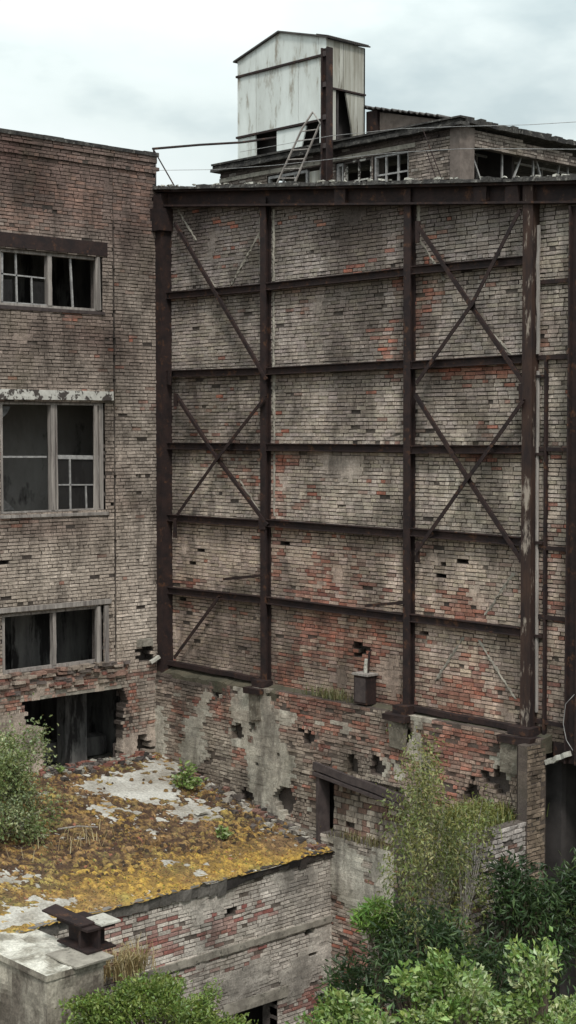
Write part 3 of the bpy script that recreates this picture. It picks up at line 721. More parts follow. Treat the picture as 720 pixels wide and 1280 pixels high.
rough_face(A[0]+D, A[1]+D, A[1], A[0], 40, 2, .0, cpl, VX(0, -1, 0)); rough_face(A[1]+D, A[2]+D, A[2], A[1], 20, 2, .0, cpl, VX(1, 0, 0)); rough_face(A[2]+D, A[3]+D, A[3], A[2], 20, 2, 0, cpl, VX(0, 1, 0)); rough_face(A[3]+D, A[2]+D, A[1]+D, A[0]+D, 2, 2, 0, cpl, VX(0, 0, -1))
mesh_np('coping', V, Q, M['tint'], K, wing)
mb = MB(); c = at(105, 1196, 2, gz+.02); mb.box(gx1-.75, gx1+.13, gy1-.62, gy1+.12, gz+.015, gz+.05, j=.012); tag(mb.build('stone_slab', M['concrete']), 'flat weathered slab at the tip of the plastered end wall under the beam stub', 'slab')
# rusted beam stub lying on it
stub = empty('beam_stub', (0, 0, 0), 'short rusted steel beam stub with bent plates lying on the pale end wall top', 'steel beam')
def loc(px, py, z): return at(px, py, 2, z)
sx, sy = 7.45, -7.55
mb = MB()
mb.box(sx-.52, sx+.36, sy-.28, sy+.30, gz+.06, gz+.09); mb.box(sx-.5, sx+.34, sy-.05, sy+.0, gz+.09, gz+.42); mb.box(sx-.52, sx+.36, sy-.28, sy+.28, gz+.42, gz+.46)
mb.build('beam', M['steel'], stub)
mb = MB(); mb.box(sx+.05, sx+.12, sy-.24, sy+.24, gz+.09, gz+.42); mb.build('stiffener', M['steel'], stub)
mb = MB(); mb.hexa([(sx-.75, sy-.42, gz+.55), (sx+.2, sy-.30, gz+.47), (sx+.2, sy+.0, gz+.47), (sx-.75, sy-.14, gz+.60), (sx-.75, sy-.42, gz+.575), (sx+.2, sy-.30, gz+.50), (sx+.2, sy+.0, gz+.50), (sx-.75, sy-.14, gz+.625)]); mb.build('bent_plate', M['steel'], stub)
mb = MB(); mb.hexa([(sx-.1, sy-.02, gz+.475), (sx+.4, sy-.02, gz+.475), (sx+.44, sy+.34, gz+.49), (sx-.05, sy+.34, gz+.5)]+[(sx-.1, sy-.02, gz+.50), (sx+.4, sy-.02, gz+.5), (sx+.44, sy+.34, gz+.52), (sx-.05, sy+.34, gz+.53)]); tag(mb.build('cover_plate', M['concrete_pale'], stub), 'pale rust-flecked plate')

# =================================================================== SECOND LOW WALL (right, whitewashed)
plat = empty('ruined_plinth', (0, 0, 0), 'low whitewashed brick plinth with grassy top below the thick steel post', 'wall')
def col_pl(u, z, k):
    b = (.46, .425, .39)
    if k < .1: return random.choice(DULLRED)
    if k > .9: return (.14, .115, .10)
    f = random.uniform(.55, 1.15); return tuple(v*f for v in b)
brickwork('side_brickwork', M['brick_pale'], plat, -2.75, -.36, 0, 6.55, on_x(11.2), col_pl, rough=2.2, drop=.035, recess=.022, dz=.085, top=lambda u: 6.52+.05*fr(u, 2, 0, 2)+.06*(u+1), mortar=(.10, .085, .075))
brickwork('front_brickwork', M['brick_base'], plat, 9.9, 11.2, 0, 6.5, on_y(-2.75), col_base, rough=2, drop=.04, plaster=pl_base, top=lambda u: 6.45+.1*fr(u, 5, 0, 1.5))
mb = MB()
for i in range(4):
    for j in range(8):
        x = 9.95+i*.3; y = -2.72+j*.3; h = 6.42+.05*fr(x, y, 0, 1.5); mb.box(x, x+.299, y, y+.299, 6.1, h)
mb.build('earth_top', M['ground'], plat)
brickwork('left_brickwork', M['brick_base'], plat, 0, 2.4, 0, 6.4, lambda u, n, z: (9.9-n, -.36-u, z), col_base, rough=2, drop=.04)
# the worn pier between plinth and shaft
brickwork('corner_brickwork', M['brick_base'], plat, -.7, -.2, 0, 7.9, on_x(11.24), lambda u, z, k: lerp3((.15, .115, .085), (.33, .26, .195), random.random()), rough=1.8, recess=.02)

# =================================================================== JUNCTION BOX, bits
jb = empty('junction_box', (0, 0, 0), 'small dark metal box standing on the wall ledge between the middle posts', 'box')
mb = MB(); mb.box(6.50, 6.86, -.30, -.03, 8.02, 8.60); mb.build('casing', M['steel'], jb)
mb = MB(); mb.box(6.46, 6.90, -.33, -.01, 8.60, 8.64); mb.build('lid', M['wood'], jb)
mb = MB(); mb.box(6.53, 6.83, -.312, -.301, 8.06, 8.55); mb.build('door', M['wood_dark'], jb)
mb = MB(); mb.tube([(6.68, -.14, 8.64), (6.68, -.14, 8.78), (6.69, -.14, 8.92)], .05, .035, 8); mb.build('insulator', M['concrete_pale'], jb)
mb = MB(); mb.tube([(6.72, -.12, 8.64), (6.74, -.10, 9.05), (6.73, -.04, 9.1)], .025, .025, 6); mb.build('conduit', M['steel'], jb)

# =================================================================== REAR BUILDING
rear = empty('flat_roofed_building', (0, 0, 0), 'dark brick building behind the tall wall with a strip of windows and open truss bay', 'building')
RY, RX = 5.0, 4.68
def col_rear(u, z, k):
    b = lerp3((.15, .12, .108), (.26, .22, .19), .5+.8*fr(u, z, 17, .7)+(.35 if u > 3.2 else 0))
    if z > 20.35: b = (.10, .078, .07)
    if k > .93: return (.33, .30, .27)
    f = random.uniform(.65, 1.25); return tuple(v*f for v in b)
WR = [(-1.95, .33, 18.5, 20.22), (.60, 1.84, 18.5, 20.24), (1.90, 3.06, 18.5, 20.24)]
brickwork('facade', M['brick'], rear, -3.85, RX, 17.2, 20.62, on_y(RY), col_rear, openings=WR, rough=1.4, thick=.4)
brickwork('side_wall', M['brick'], rear, RY, 13.0, 17.2, 20.55, on_x(RX), lambda u, z, k: lerp3((.17, .14, .12), (.33, .29, .25), random.random()), openings=[(5.46, 12.5, 17.2, 20.14)], rough=1.4, thick=.14,
          top=lambda u: 20.6-.04*(u-5))
mb = MB(); mb.box(-4.0, RX+.12, RY-.14, RY+8, 20.60, 20.70); mb.box(-4.0, RX+.18, RY-.2, RY+.3, 20.70, 20.75, j=.01); mb.build('roof', M['felt'], rear)
mb = MB()
x = -4.0
while x < RX+.1:
    w = random.uniform(.15, .4); mb.box(x, x+w, RY-.22, RY+.1, 20.53, 20.60+random.uniform(0, .02), j=.012); x += w
y = RY
while y < 13:
    w = random.uniform(.15, .4); mb.box(RX-.1, RX+.2, y, y+w, 20.60-.0*(y-5), 20.72+random.uniform(-.02, .03), j=.015); y += w
mb.build('coping', M['felt'], rear)
mb = MB(); mb.box(-3.85, 3.3, RY-.02, RY+.4, 20.26, 20.36, j=.006); mb.build('concrete_lintel', M['concrete'], rear)
mb = MB(); mb.box(4.42, RX+.04, RY-.05, RY+.46, 17.2, 20.56, j=.01); mb.build('corner_pier', M['pier'], rear)
mb = MB(); mb.box(-3.8, 4.2, 7.5, 7.6, 17.2, 20.5); mb.box(-3.8, 4.2, 5.45, 7.5, 17.2, 17.3); mb.box(1.2, 1.3, 7.6, 12.9, 17.2, 20.5); mb.build('inner_wall', M['black'], rear)
def rwin(a, b, z0, z1, mull, bars, mat, fw=.07):
    mb = MB(); y0, y1 = RY+.04, RY+.14
    mb.box(a, a+fw, y0, y1, z0, z1); mb.box(b-fw, b, y0, y1, z0, z1); mb.box(a+fw, b-fw, y0, y1, z1-fw, z1)
    w = mb.build('window', M[mat], rear); m2 = MB()
    for x in mull: m2.box(x-.022, x+.022, y0+.02, y1-.03, z0, z1-fw)
    for z in bars: m2.box(a+fw, b-fw, y0+.03, y1-.04, z-.02, z+.02)
    m2.build('glazing_bar', M[mat], w); return w
w = rwin(-1.95, -.45, 18.6, 20.2, (-1.4, -.95), (), 'white_metal'); m2 = MB(); m2.box(-.40, .0, RY+.06, RY+.1, 18.6, 20.14); m2.build('shutter', M['panel_dirty'], w)
rwin(.0, .33, 18.6, 20.2, (), (), 'white_metal')
rwin(.60, .86, 18.6, 20.2, (), (19.2,), 'white_metal')
rwin(.84, 1.84, 18.6, 20.24, (1.36,), (19.05, 19.72), 'lintel_white')
rwin(1.92, 3.06, 18.6, 20.22, (2.28, 2.68), (19.2, 19.75), 'white_metal', .05)
# trusses in the open bay
for x, s in ((4.46, 0), (3.4, 1.6)):
    tr = MB(); zt, zb = 20.12, 18.9
    tr.bar((x, 5.4, zt+.22), (x, 12.6, zt+.14), .05, .05); tr.bar((x, 5.4, zb), (x, 12.6, zb), .05, .05)
    for (ya, za, yb, zb2) in ((5.5, zt, 6.15, zb+.3), (6.8, zt, 6.8, zb), (7.6, zt, 6.95, zb+.2), (8.0, zt, 8.0, zb), (8.05, zt, 8.7, zb), (9.1, zt, 8.7, zb), (9.4, zt, 9.4, zb), (10.6, zt, 10., zb), (11, zt, 11, zb)):
        tr.bar((x, ya+s*.2, za+(.2 if za > 19.5 else 0)), (x, yb+s*.2, zb2), .04, .04, up=(1, 0, 0))
    tr.build('roof_truss', M['white_metal'], rear)
# low corrugated shed on its roof
shed = empty('roof_shed', (0, 0, 0), 'low shed with dark corrugated sheet roof beside the white tower', 'shed')
mb = MB()
n = 40
for i in range(n):
    x0 = -1.0+i*3.0/n; x1 = -1.0+(i+1)*3.0/n
    za = lambda x, q: 22.22-.24*(x+1)+.03*math.sin(x*52)
    mb.hexa([(x0, 7.4, za(x0, 0)), (x1, 7.4, za(x1, 0)), (x1, 9.5, za(x1, 0)), (x0, 9.5, za(x0, 0)), (x0, 7.4, za(x0, 0)+.03), (x1, 7.4, za(x1, 0)+.03), (x1, 9.5, za(x1, 0)+.03), (x0, 9.5, za(x0, 0)+.03)])
mb.build('roof_sheet', M['sheet'], shed)
mb = MB(); mb.hexa([(-.3, 7.55, 20.7), (1.7, 7.55, 20.7), (1.7, 9.4, 20.7), (-.3, 9.4, 20.7), (-.3, 7.55, 21.98), (1.7, 7.55, 21.5), (1.7, 9.4, 21.5), (-.3, 9.4, 21.98)]); mb.build('wall', M['pier'], shed)
mb = MB(); mb.box(-.75, -.35, 7.5, 7.7, 20.7, 22.05); mb.build('post', M['steel'], shed)

# =================================================================== WHITE TOWER
tow = empty('rooftop_tower', (0, 0, 0), 'white panel-clad tower with shallow gable roof on the rear roof', 'tower')
TX0, TX1, TY0, TY1 = -4.27, -.75, 6.0, 7.45
RIDGE = -2.53
def gz_(x): return 24.21-(.46*(RIDGE-x)/(RIDGE-TX0) if x < RIDGE else .46*(x-RIDGE)/(TX1-RIDGE))
xs = [-4.27, -3.5, -2.68, -1.82, -1.05, -.75]
for i in range(5):
    a, b = xs[i]+.006, xs[i+1]-.006
    mb = MB(); pts = [(a, 23.34), (b, 23.34), (b, gz_(b)), (a, gz_(a))]
    if a < RIDGE < b:
        mb.hexa([(a, TY0, 23.34), (RIDGE, TY0, 23.34), (RIDGE, TY0+.05, 23.34), (a, TY0+.05, 23.34), (a, TY0, gz_(a)), (RIDGE, TY0, 24.21), (RIDGE, TY0+.05, 24.21), (a, TY0+.05, gz_(a))])
        a2 = RIDGE
        mb.hexa([(a2, TY0, 23.34), (b, TY0, 23.34), (b, TY0+.05, 23.34), (a2, TY0+.05, 23.34), (a2, TY0, gz_(a2)), (b, TY0, gz_(b)), (b, TY0+.05, gz_(b)), (a2, TY0+.05, gz_(a2))])
    else:
        mb.hexa([(a, TY0, 23.34), (b, TY0, 23.34), (b, TY0+.05, 23.34), (a, TY0+.05, 23.34), (a, TY0, gz_(a)), (b, TY0, gz_(b)), (b, TY0+.05, gz_(b)), (a, TY0+.05, gz_(a))])
    mb.build('cladding_panel', M['panel'], tow)
    mb = MB(); mb.box(a, b, TY0+.01*(i % 2), TY0+.05+.01*(i % 2), 21.69, 23.30); mb.build('cladding_panel', M['panel'], tow)
mb = MB(); mb.box(-4.26, -3.52, TY0, TY0+.05, 20.75, 21.62); mb.build('cladding_panel', M['panel'], tow)
mb = MB(); mb.hexa([(-2.66, TY0, 20.75), (-1.8, TY0, 20.75), (-1.8, TY0+.04, 20.75), (-2.66, TY0+.04, 20.75), (-2.66, TY0, 21.62), (-1.5, TY0, 21.6), (-1.5, TY0+.04, 21.6), (-2.66, TY0+.04, 21.62)]); tag(mb.build('cladding_panel', M['panel'], tow), 'broken lower panel')
mb = MB(); mb.box(-1.0, -.76, TY0, TY0+.04, 21.0, 21.62); mb.build('cladding_panel', M['panel'], tow)
for a, b, z0, z1 in ((6.0, 6.62, 22.50, 23.72), (6.63, 7.45, 22.50, 23.72), (6.0, 6.36, 20.75, 22.46)):
    mb = MB(); mb.box(TX1-.05, TX1, a+.008, b-.008, z0, z1); mb.build('side_panel', M['panel_dirty'], tow)
mb = MB(); mb.hexa([(TX1-.05, 7.15, 20.75), (TX1, 7.15, 20.75), (TX1, 7.44, 20.75), (TX1-.05, 7.44, 20.75), (TX1-.05, 6.72, 22.44), (TX1, 6.72, 22.44), (TX1, 7.44, 22.44), (TX1-.05, 7.44, 22.44)]); tag(mb.build('side_panel', M['panel_dirty'], tow), 'torn panel hanging beside a dark gap')
mb = MB(); mb.box(TX0, TX0+.04, TY0+.06, TY1, 20.75, 23.7); mb.box(TX0, TX1, TY1-.05, TY1, 20.75, 23.7); mb.build('rear_cladding', M['panel_dirty'], tow)
mb = MB(); mb.box(-4.2, -.85, 6.5, 6.55, 20.75, 23.6); mb.box(-1.3, -1.25, 6.56, 7.38, 20.75, 23.6); mb.build('inner_lining', M['black'], tow)
for z in (23.32, 21.655):
    mb = MB(); mb.box(TX0-.02, TX1+.02, TY0-.05, TY0+.04, z-.028, z+.028); mb.build('girt', M['steel'], tow)
mb = MB(); mb.box(TX1-.03, TX1+.04, TY0, TY1, 22.455, 22.50); mb.build('girt', M['steel'], tow)
mb = MB()
for xa, xb in ((TX0-.1, RIDGE), (RIDGE, TX1+.12)):
    a, b = gz_(max(xa, TX0))-(.03 if xa < TX0 else 0), gz_(min(xb, TX1))-(.03 if xb > TX1 else 0)
    mb.hexa([(xa, TY0-.08, a+.004), (xb, TY0-.08, b+.004), (xb, TY1+.08, b+.004), (xa, TY1+.08, a+.004), (xa, TY0-.08, a+.045), (xb, TY0-.08, b+.045), (xb, TY1+.08, b+.045), (xa, TY1+.08, a+.045)])
for i in range(20):
    y = TY0-.06+i*.078; mb.bar((TX1-.3, y, gz_(TX1-.3)+.05), (TX1+.14, y, gz_(TX1)+.01), .04, .035)
mb.build('roof', M['sheet'], tow)
mast = empty('steel_mast', (0, 0, 0), 'upright dark riveted I-beam in front of the white tower', 'mast')
mb = MB(); mb.box(.53, .57, 4.55, 4.75, 17.3, 23.0); mb.box(.57, .72, 4.63, 4.67, 17.3, 23.0); mb.box(.72, .76, 4.55, 4.75, 17.3, 23.0); mb.build('beam', M['steel'], mast)
for z in (22.85, 22.1, 21.3, 20.6): 
    mb = MB(); mb.box(.575, .715, 4.57, 4.63, z-.06, z+.06); mb.build('batten_plate', M['wood_dark'], mast)
lad = empty('ladder', (0, 0, 0), 'pale bent metal ladder leaning on the rear building roof', 'ladder')
A0, A1, A2 = at(345, 232, 1, 4.5), at(378, 160, 1, 4.72), at(391, 140, 1, 4.85); B0, B1 = at(367, 232, 1, 4.5), at(401, 152, 1, 4.75)
mb = MB(); mb.tube([A0, A1, A2], .028); mb.build('rail', M['wood'], lad); mb = MB(); mb.tube([B0, B1], .028); mb.build('rail', M['wood'], lad)
for k in range(6):
    t = .12+k*.155; p = A0.lerp(A1, t*1.05); q = B0.lerp(B1, t*.98)
    mb = MB(); mb.tube([p, q], .017); mb.build('rung', M['wood'], lad)
mb = MB(); mb.tube([A2, at(403, 158, 1, 4.6)], .016); mb.build('hook', M['wood'], lad)
# rail on the wall top, wires
rl = empty('pipe_railing', (0, 0, 0), 'thin pipe rail with slanted stay on the wall top near the left corner', 'railing')
P = [at(191, 186, 1, -.1), at(250, 181, 1, 1.5), at(302, 178, 1, 3.0), at(345, 172, 1, 4.3)]
mb = MB(); mb.tube(P, .03); mb.build('pipe', M['steel'], rl)
mb = MB(); mb.tube([at(192, 187, 1, -.1), at(220, 236, 1, -.05)], .016); mb.build('stay', M['steel'], rl)
mb = MB(); mb.tube([at(192, 186, 1, -.1), at(194, 240, 1, -.1)], .02); mb.build('upright', M['steel'], rl)
def cable(pts, y, label):
    mb = MB(); mb.tube([at(px, py, 1, y) for px, py in pts], .0065, n=5); return tag(mb.build('overhead_cable', M['white_metal']), label, 'cable')
cable([(190, 213), (270, 212), (340, 207), (405, 200), (490, 191), (577, 186), (650, 186), (760, 187)], 3.2, 'lower thin pale cable strung across the rear building windows')
cable([(300, 190), (412, 170), (500, 161), (577, 158), (660, 156), (760, 150)], 4.2, 'upper thin pale cable running past the mast into the sky at right')
for a, b, lab in (((528, 160), (553, 226), 'thin dark stay wire slanting right of the small rear windows'), ((546, 226), (532, 186), 'short dark stay wire next to the longer slanting one')):
    mb = MB(); mb.tube([at(*a, 1, 4.6), at(*b, 1, 4.6)], .012, n=5); tag(mb.build('stay_wire', M['steel']), lab, 'wire')

# =================================================================== PLANTS
def leaf_mesh(name, parent, P, Dr, Ln, Wd, cols, fold=.25):
    n = len(P); P = np.asarray(P); Dr = np.asarray(Dr); Dr = Dr/np.linalg.norm(Dr, axis=1, keepdims=True)
    rnd = np.random.normal(size=(n, 3)); rnd[:, 2] += .4
    S = np.cross(Dr, rnd); S /= np.linalg.norm(S, axis=1, keepdims=True)
    U = np.cross(S, Dr)
    Ln = np.asarray(Ln)[:, None]; Wd = np.asarray(Wd)[:, None]
    a = P; b = P+Dr*Ln*.5+S*Wd*.5+U*Wd*fold; c = P+Dr*Ln; d = P+Dr*Ln*.5-S*Wd*.5+U*Wd*fold
    V = np.stack([a, b, c, d], 1).reshape(-1, 3); Q = np.arange(4*n).reshape(-1, 4)
    return mesh_np(name, V, Q, M['leaf'], cols, parent)

def shrub(name, label, cat, base, centers, spread, n_leaf, ln, wd, cols, group=None, droop=0.0, bark='bark', trunk_r=.05, stem_top=None, up=.35, cjit=.25):
    t = empty(name, base, label, cat, group)
    base = Vector(base); mb = MB()
    top = Vector(stem_top) if stem_top else Vector(np.mean([c[:3] for c in centers], axis=0))
    k1 = base.lerp(top, .33)+Vector((random.uniform(-.1, .1), random.uniform(-.1, .1), 0)); k2 = base.lerp(top, .66)+Vector((random.uniform(-.12, .12), random.uniform(-.12, .12), 0))
    mb.tube([base, k1, k2, top], trunk_r, trunk_r*.3, 7)
    mb.build('trunk', M[bark], t, True)
    mb = MB(); P = []; D = []; L = []; W = []; K = []
    for c in centers:
        c = Vector(c)
        s = base.lerp(top, max(.15, min(.92, (c.z-base.z)/max(.1, top.z-base.z)*.75)))
        mid = s.lerp(c, .55)+Vector((random.uniform(-.06, .06), random.uniform(-.06, .06), .06))
        mb.tube([s, mid, c], trunk_r*.25, .004, 4)
        tone = random.uniform(.72, 1.2); cc = random.choice(cols); out = (c-top); out.z *= .3
        out = out.normalized() if out.length > .01 else Vector((1, 0, 0))
        for _ in range(n_leaf):
            o = np.random.normal(size=3)*np.array(spread)
            if droop: o[2] -= abs(np.random.normal())*droop
            p = np.array(c)+o; P.append(p)
            d = np.random.normal(size=3)*.8+np.array(out)*.7; d[2] += up-droop*2.0
            D.append(d); f = random.uniform(.75, 1.25); L.append(ln*f*random.uniform(.8, 1.2)); W.append(wd*f)
            q = tone*random.uniform(1-cjit, 1+cjit); K.append((cc[0]*q*random.uniform(.85, 1.15), cc[1]*q, cc[2]*q))
    mb.build('branches', M[bark], t)
    leaf_mesh('crown', t, P, D, L, W, K)
    return t
def lump(c, r, n, shell=.55):
    out = []
    while len(out) < n:
        v = np.random.normal(size=3); v /= np.linalg.norm(v); q = (shell+(1-shell)*random.random())
        p = (c[0]+v[0]*r[0]*q, c[1]+v[1]*r[1]*q, c[2]+v[2]*r[2]*q); out.append(p)
    return out
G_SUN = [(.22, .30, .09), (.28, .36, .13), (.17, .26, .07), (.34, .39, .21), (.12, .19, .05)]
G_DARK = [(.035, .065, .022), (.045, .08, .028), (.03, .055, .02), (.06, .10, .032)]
G_BIRCH = [(.12, .155, .055), (.15, .18, .07), (.10, .14, .05), (.18, .19, .08)]
G_PALE = [(.21, .26, .10), (.17, .22, .08), (.25, .28, .14)]

def around(px, py, x): return tuple(at(px, py, 0, x))
# birch in front of the plinth
bp = at(545, 1280, 0, 12.0); bt = at(525, 940, 0, 11.6)
cs = []
for i in range(110):
    t = random.random()**.8
    px = 528+22*t+random.gauss(0, 1)*(6+19*math.sin(min(1, t*1.25)*2.2)); py = 935+t*270
    c = at(px, py, 0, 11.7+random.gauss(0, .45)); cs.append(tuple(c))
shrub('birch_tree', 'slender drooping birch standing before the ruined plinth at right of centre', 'tree', (bp.x, bp.y, 0), cs, (.10, .10, .20), 100, .072, .03, [(.16, .18, .055), (.19, .195, .07), (.12, .145, .045), (.22, .21, .085)], droop=.24, bark='bark_birch', trunk_r=.03, stem_top=tuple(bt), up=0)
cs = []
for i in range(20):
    t = random.random(); c = at(560+t*42+random.gauss(0, 7), 1045-30*t+random.gauss(0, 12)+18*(1-t), 0, 12.0+random.gauss(0, .3)); cs.append(tuple(c))
shrub('birch_tree', 'yellowish low birch branch cluster leaning over the whitewashed plinth', 'tree', tuple(at(560, 1200, 0, 12.0)[:2])+(0,), cs, (.1, .1, .16), 80, .07, .03, [(.19, .21, .06), (.21, .22, .075), (.15, .17, .05), (.17, .18, .06), (.11, .14, .045)], droop=.2, bark='bark_birch', trunk_r=.035, up=0)
# sapling on the mossy roof
b = at_roof(28, 1052); cs = []
for i in range(95):
    t = random.random(); c = at(22+random.gauss(0, 1)*(9+26*t)-14*(1-t), 925+t*118+random.gauss(0, 5), 0, b.x+random.gauss(0, .35)); cs.append(tuple(c))
for p in ((40, 915), (50, 912), (34, 925), (44, 935), (55, 940), (62, 990), (66, 1010)): cs.append(tuple(at(*p, 0, b.x)))
shrub('birch_tree', 'bushy pale green birch sapling growing on the mossy roof at left', 'tree', (b.x, b.y, roof_z(b.x)), cs, (.13, .13, .14), 100, .07, .04, G_PALE+[(.30, .33, .19)], droop=.12, bark='bark_birch', trunk_r=.03, up=.1)
# dark shrubs in the shade of the walls
def dark(label, px, py, x, rpx, n, seedz=None, cols=G_DARK, ln=.15, wd=.038, nl=40, sp=.16):
    c = at(px, py, 0, x); s = 1900/((CAM[0]-c.x)*math.sin(YAW)+(c.y-CAM[1])*math.cos(YAW))
    r = (rpx[0]/s, rpx[0]/s, rpx[1]/s)
    return shrub('shrub', label, 'shrub', (c.x-.1, c.y, 0), lump(c, r, n, .45), (sp, sp, sp*.8), nl, ln, wd, cols, group='dark shrubs below the walls', trunk_r=.05, stem_top=(c.x, c.y, c.z+r[2]*.3), up=.1, droop=.02)
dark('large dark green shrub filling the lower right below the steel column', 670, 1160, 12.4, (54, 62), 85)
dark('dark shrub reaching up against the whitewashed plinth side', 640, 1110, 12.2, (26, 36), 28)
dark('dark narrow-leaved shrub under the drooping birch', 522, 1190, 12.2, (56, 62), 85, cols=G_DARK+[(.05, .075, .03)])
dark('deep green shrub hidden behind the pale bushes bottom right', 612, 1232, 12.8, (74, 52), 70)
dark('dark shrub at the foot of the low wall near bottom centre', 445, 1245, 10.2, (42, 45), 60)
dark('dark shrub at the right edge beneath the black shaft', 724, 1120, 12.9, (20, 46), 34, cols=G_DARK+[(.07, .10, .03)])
shrub('shrub', 'bright green leafy shoot sticking out from the dark shrub beside the low wall', 'shrub', tuple(at(480, 1250, 0, 11.4)[:2])+(0,), lump(at(466, 1146, 0, 11.4), (.3, .3, .26), 26, .4)+lump(at(487, 1170, 0, 11.4), (.2, .2, .2), 10), (.08, .08, .07), 38, .13, .034, [(.13, .22, .045), (.16, .24, .06), (.10, .18, .04)], group=None, trunk_r=.03)
# sunlit bushes in front
def sunny(label, lumps, x, nl=30, ln=.095, wd=.052, cols=G_SUN):
    cs = []
    for px, py, rx, rz, n in lumps:
        c = at(px, py, 0, x+random.uniform(-.25, .25)); cs += lump(c, (rx, rx, rz), n, .4)
    m_ = np.mean(cs, axis=0)
    for q in [random.choice(cs) for _ in range(len(cs)//16)]:
        d_ = Vector(q)-Vector(m_); d_.z = abs(d_.z)+.25; d_.normalize()
        cs += [tuple(Vector(q)+d_*t_) for t_ in (.10, .2, .29)]
    return shrub('bush', label, 'bush', (m_[0]-.1, m_[1], 0), cs, (.085, .085, .075), nl, ln, wd, cols, group='sunlit bushes in front of the ruin', trunk_r=.045, up=.5)
sunny('pale sunlit bush in the bottom middle right, tallest of the front bushes', [(560, 1246, .42, .3, 34), (548, 1216, .15, .2, 10), (588, 1226, .15, .2, 9), (522, 1232, .12, .18, 7), (592, 1262, .3, .28, 20), (528, 1282, .34, .22, 22), (612, 1278, .2, .15, 8)], 15.0)
sunny('sparse pale bush in the bottom right corner with thin upright shoots', [(688, 1198, .16, .2, 8), (662, 1244, .18, .28, 11), (655, 1290, .4, .18, 20), (712, 1266, .26, .18, 13), (698, 1290, .42, .2, 22), (678, 1222, .1, .4, 8), (648, 1205, .1, .25, 5)], 15.4, nl=26)
sunny('small bright bush at the bottom between the doorway and the pale bush', [(438, 1268, .26, .15, 17), (414, 1286, .3, .17, 17), (472, 1284, .2, .12, 9)], 14.6)
sunny('rounded bright green bush below the plastered end wall at bottom left', [(185, 1252, .6, .26, 55), (238, 1270, .5, .26, 45), (140, 1268, .45, .3, 42), (120, 1290, .5, .2, 34), (275, 1290, .35, .16, 30), (205, 1234, .3, .14, 14), (120, 1262, .25, .16, 12)], 9.0, nl=42, ln=.075, wd=.04, cols=[(.16, .22, .05), (.19, .24, .07), (.13, .19, .045)])

# weeds, dry grass
def tuft(name, label, cat, base, n, h, spread, cols, w=.012, bend=.5, kind=None, along=None):
    V = []; Q = []; K = []; base = Vector(base)
    for i in range(n):
        o = base+Vector((random.gauss(0, spread[0]), random.gauss(0, spread[1]), random.uniform(-.02, .02)))
        a = random.uniform(0, 6.28); d = Vector((math.cos(a), math.sin(a), 0)); hh = h*random.uniform(.5, 1.15); b = bend*random.uniform(.3, 1.2)
        s = Vector((-d.y, d.x, 0))*w*random.uniform(.7, 1.3); c = random.choice(cols); f = random.uniform(.75, 1.2)
        pr = [o, o+d*hh*b*.35+Vector((0, 0, hh*.6)), o+d*hh*b+Vector((0, 0, hh*(1-.35*b)))]
        ws = (1, .8, .15)
        i0 = len(V)
        for p, q in zip(pr, ws): V += [tuple(p-s*q), tuple(p+s*q)]
        Q += [(i0, i0+1, i0+3, i0+2), (i0+2, i0+3, i0+5, i0+4)]; K += [tuple(v*f for v in c)]*2
    return tag(mesh_np(name, V, Q, M['leaf'], K), label, cat, kind=kind)
DRY = [(.42, .35, .20), (.36, .28, .15), (.30, .22, .12)]
tuft('dry_grass', 'straw-coloured dry grass tuft beside the rusty beam stub', 'grass', at(160, 1218, 0, 6.3), 260, .62, (.12, .25), DRY, .010, .8)
tuft('grass', 'yellow-green grass growing along the top of the whitewashed plinth', 'grass', (10.35, -.95, 6.42), 900, .42, (.30, .42), [(.16, .17, .05), (.20, .19, .06), (.11, .14, .045)], .011, .8, kind='stuff')
tuft('grass', 'thin dry grass on the brick ledge left of the dark metal box', 'grass', (5.7, -.2, 8.0), 160, .28, (.35, .06), [(.13, .14, .06), (.22, .19, .10)], .008, .8, kind='stuff')
tuft('dry_grass', 'dry stalks in the moss next to the birch sapling', 'grass', at_roof(95, 1055), 60, .4, (.3, .5), DRY, .008, 1.2)
def weed(label, px, py, n, r, ln):
    b = at_roof(px, py); b.z = roof_z(b.x); P = []; D = []; L = []; W = []; K = []
    t = empty('weed', b, label, 'weed'); mb = MB()
    for i in range(n):
        a = random.uniform(0, 6.28); rr = r*random.random()**.5; h = r*1.5*(1-(rr/r)**2*.5)*random.uniform(.4, 1.1)
        e = b+Vector((math.cos(a)*rr, math.sin(a)*rr, h)); mb.tube([b, b.lerp(e, .5)+Vector((0, 0, h*.15)), e], .006, .003, 4)
        for _ in range(9):
            s = b.lerp(e, random.uniform(.3, 1)); P.append(tuple(s)); D.append((random.gauss(0, 1), random.gauss(0, 1), .5)); L.append(ln*random.uniform(.6, 1.2)); W.append(ln*.5)
            c = random.choice(G_SUN); K.append(c)
    mb.build('stems', M['bark'], t); leaf_mesh('leaves', t, P, D, L, W, K)
weed('leafy bright green weed near the wall corner at the back of the mossy roof', 235, 988, 26, .42, .14)
weed('small green weed in the middle of the moss', 278, 1052, 9, .24, .12)
weed('spreading weed at the foot of the brick base by the rubble hole', 330, 998, 18, .36, .10)
weed('tiny weed at the right-hand tip of the mossy roof', 428, 1056, 6, .14, .08)
weed('low weed beside the dark doorway on the roof', 75, 968, 8, .14, .08)
tuft('grass', 'sparse grass on the broken sill under the blocked doorway', 'grass', (6.9, -.3, 5.2), 200, .22, (.5, .08), [(.14, .13, .06), (.2, .17, .08)], .008, .8, kind='stuff')

